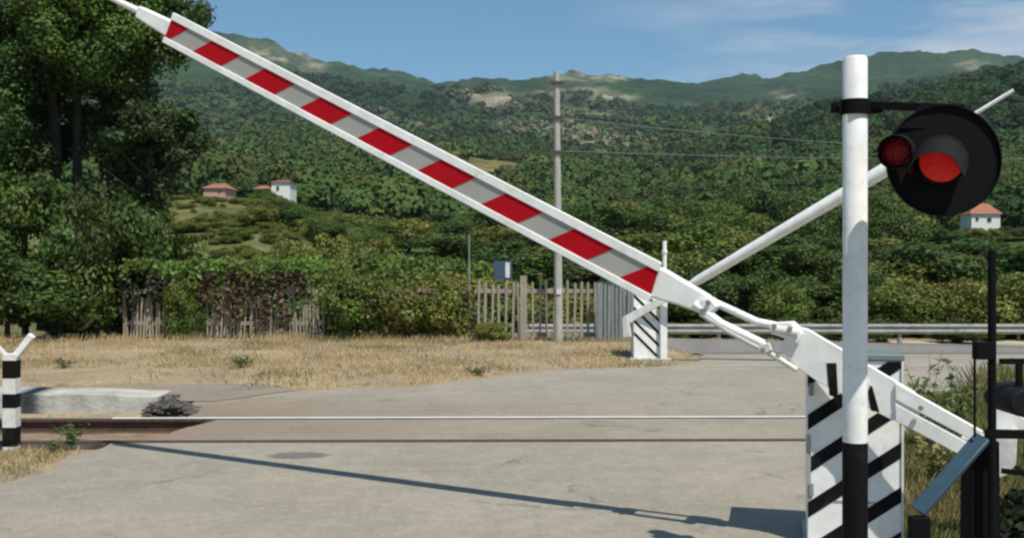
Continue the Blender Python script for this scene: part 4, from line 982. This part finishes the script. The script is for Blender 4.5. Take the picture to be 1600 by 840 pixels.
m = MB(); m.disc(cD, dn, RD, .012, 72); m.tube([cD - dn * .004, cD - dn * .05], [RD * .55, RD * .45], 40); board = m.build('backboard', BLACKM, sg, bevel=.003)
m = MB(); n_ = 72; ex_ = Vector((0, 0, 1)).cross(dn).normalized(); vs = []; fs = []
for k in range(n_):
    t_ = 2 * math.pi * k / n_; e_ = ex_ * math.cos(t_) + Vector((0, 0, 1)) * math.sin(t_)
    for rr_, yy_ in ((RD, .006), (RD, .022), (RD - .006, .022), (RD - .006, .006)): vs.append(cD + e_ * rr_ + dn * yy_)
for k in range(n_):
    for q_ in range(3): fs.append((k * 4 + q_, k * 4 + q_ + 1, ((k + 1) % n_) * 4 + q_ + 1, ((k + 1) % n_) * 4 + q_))
m.add(vs, fs, 0, True); m.build('rim', BLACKM, board)
m = MB()
for k in range(72):
    a0, a1 = 2 * math.pi * k / 72, 2 * math.pi * (k + 1) / 72
ex = Vector((1, 0, 0)) - dn * dn.x; ex.normalize(); ez = ex.cross(dn)
if ez.z < 0: ez = -ez
# flat shoulder plate at the top where the arm meets the board
m.prism([at(1440, 164, Yd), at(1500, 163, Yd), at(1520, 200, Yd), at(1405, 200, Yd)], (0, .012, 0)); m.build('shoulder_plate', BLACKM, board)
def lamp(c, dirv, r, E, t0, t1, lm, parent, hr=1.28):
    """lamp housing with a domed lens and a hood: a shell round the lens from angle t0 to t1 reaching out along E"""
    up = Vector((0, 0, 1)); dirv = dirv.normalized(); sd = dirv.cross(up).normalized(); u = sd.cross(dirv).normalized()
    if sd.x < 0: sd = -sd
    h = MB(); h.tube([c - dirv * .02, c + dirv * .045], r * 1.16, 40); housing = h.build('lamp_housing', BLACKM, parent, bevel=.003)
    l_ = MB(); rings = 8; n = 36; vs = []; fs = []
    for i in range(rings + 1):
        q = i / rings; zz = .047 + .03 * (1 - q * q)
        for k in range(n): t_ = 2 * math.pi * k / n; vs.append(c + dirv * zz + (sd * math.cos(t_) + u * math.sin(t_)) * max(r * q, .0005))
    for i in range(rings):
        for k in range(n): fs.append((i * n + k, i * n + (k + 1) % n, (i + 1) * n + (k + 1) % n, (i + 1) * n + k))
    l_.add(vs, fs, 0, True); l_.build('lens', lm, housing)
    v = MB(); n = 48; R0 = r * hr; th = .004; vs = []; fs = []
    for k in range(n + 1):
        f = k / n; t_ = math.radians(t0 + (t1 - t0) * f); e = sd * math.cos(t_) + u * math.sin(t_)
        g = min(1, min(f, 1 - f) * 5.0) ** .6 if t1 - t0 < 300 else .55 + .45 * (math.sin(t_) + 1) / 2
        for RR in (R0, R0 - th):
            vs.append(c + dirv * .02 + e * RR); vs.append(c + dirv * .04 + E * g + e * (RR * .98))
    for k in range(n):
        a_ = k * 4; b_ = (k + 1) * 4
        fs += [(a_, b_, b_ + 1, a_ + 1), (a_ + 2, a_ + 3, b_ + 3, b_ + 2), (a_ + 1, b_ + 1, b_ + 3, a_ + 3)]
    v.add(vs, fs, 0, True); v.build('visor', VISOR, housing)
    return housing
lamp(at(1470, 252, Yd - .03), Vector((-.30, -1, -.04)), .092, Vector((-.095, -.16, -.085)), -35, 205, LENS, sg, hr=1.22)
lamp(at(1404, 238, Yd - .04), Vector((-.62, -1, -.02)), .064, Vector((-.045, -.10, -.012)), -178, 180, LENSD, sg, hr=1.19)

# ------------------------------------------------------------------ black railing and the dark box at the right
Yr2 = 4.1
rl = thing('steel_railing', 'black steel railing with a sloping blue grey handrail at the lower right', 'railing', (xat(1550, Yr2), Yr2, 0))
m = MB(); m.tube([at(1550, 980, Yr2), at(1550, 392, Yr2)], .0155, 12); m.tube([at(1550, 392, Yr2), at(1550, 388, Yr2)], [.0155, .006], 12); m.build('post', BLACKM, rl)
m = MB(); m.box(at(1537, 547, Yr2), (.07, .05, .066)); m.build('bracket', BLACKM, rl, bevel=.003)
m = MB(); m.tube([at(1523, 556, Yr2 - .01), at(1523, 682, Yr2 - .01)], .005, 8); m.build('rod', BLACKM, rl)
m = MB(); m.bar(at(1434, 798, Yr2 - .05), at(1536, 682, Yr2 - .0), .062, .022, up=(0, -.45, 1)); m.build('handrail', BLUEG, rl, bevel=.004)
m = MB(); m.bar(at(1436, 806, Yr2 - .05), at(1436, 1100, Yr2 - .05), .07, .05, up=(0, 1, 0)); m.build('post', BLACKM, rl, bevel=.003)
m = MB(); m.bar(at(1540, 677, Yr2), at(1680, 679, Yr2), .03, .032); m.build('rail', BLACKM, rl, bevel=.003)
m = MB(); m.prism([at(1518, 712, Yr2 + .05), at(1545, 684, Yr2 + .05), at(1562, 690, Yr2 + .05), at(1566, 1150, Yr2 + .05), at(1512, 1150, Yr2 + .05)], (0, .10, 0)); m.build('side_plate', BLACKM, rl, bevel=.004)
m = MB(); m.bar(at(1566, 735, Yr2 + .3), at(1660, 745, Yr2 + .3), .02, .02); m.build('rail', BLACKM, rl)
Yq = 5.0
q = thing('control_box', 'dark rounded metal box under a bent bracket at the right edge', 'box', (xat(1600, Yq), Yq, 0))
m = MB(); m.bar(at(1563, 564, Yq), at(1640, 564, Yq), .03, .025); m.bar(at(1592, 564, Yq), at(1592, 640, Yq), .026, .026, up=(0, 1, 0)); m.build('bracket', BLACKM, q, bevel=.002)
m = MB()
P = [(1578, 638), (1579, 625), (1586, 614), (1597, 608), (1625, 605), (1650, 612), (1660, 640), (1655, 656), (1612, 656), (1588, 648)]
m.prism([at(x, y, Yq - .1) for x, y in P], (0, .28, 0)); m.build('body', VISOR, q, bevel=.01)
m = MB(); m.tube([at(1625, 655, Yq), at(1625, 1100, Yq)], .05, 16); m.build('pedestal', BLACKM, q)
m = MB()
big_crown('dark_shrub', 'dark shrub at the lower right corner', xat(1615, 5.75), 5.75, (.30, .4, .30), .16, 14, 220, .03, (.02, .035, .012), 401, lob=.35, cat='shrub', trunks=[(0, 0, .5, .02, 0, 3, .2)])  # leaves in one very dark green base colour

# ------------------------------------------------------------------ haze
hz = MB(); hz.box((0, 1500, 330), (9000, 4200, 1400))
hm = bpy.data.materials.new('haze'); hm.use_nodes = True; n = hm.node_tree; n.nodes.clear()
o_ = n.nodes.new('ShaderNodeOutputMaterial'); v_ = n.nodes.new('ShaderNodeVolumePrincipled')
v_.inputs['Color'].default_value = (0.70, 0.88, 1.0, 1); v_.inputs['Density'].default_value = 0.00009; v_.inputs['Anisotropy'].default_value = 0.2
n.links.new(v_.outputs[0], o_.inputs['Volume'])
ho = hz.build('haze', hm); ho['kind'] = 'stuff'; ho['label'] = 'thin blue summer haze filling the valley'; ho['category'] = 'haze'
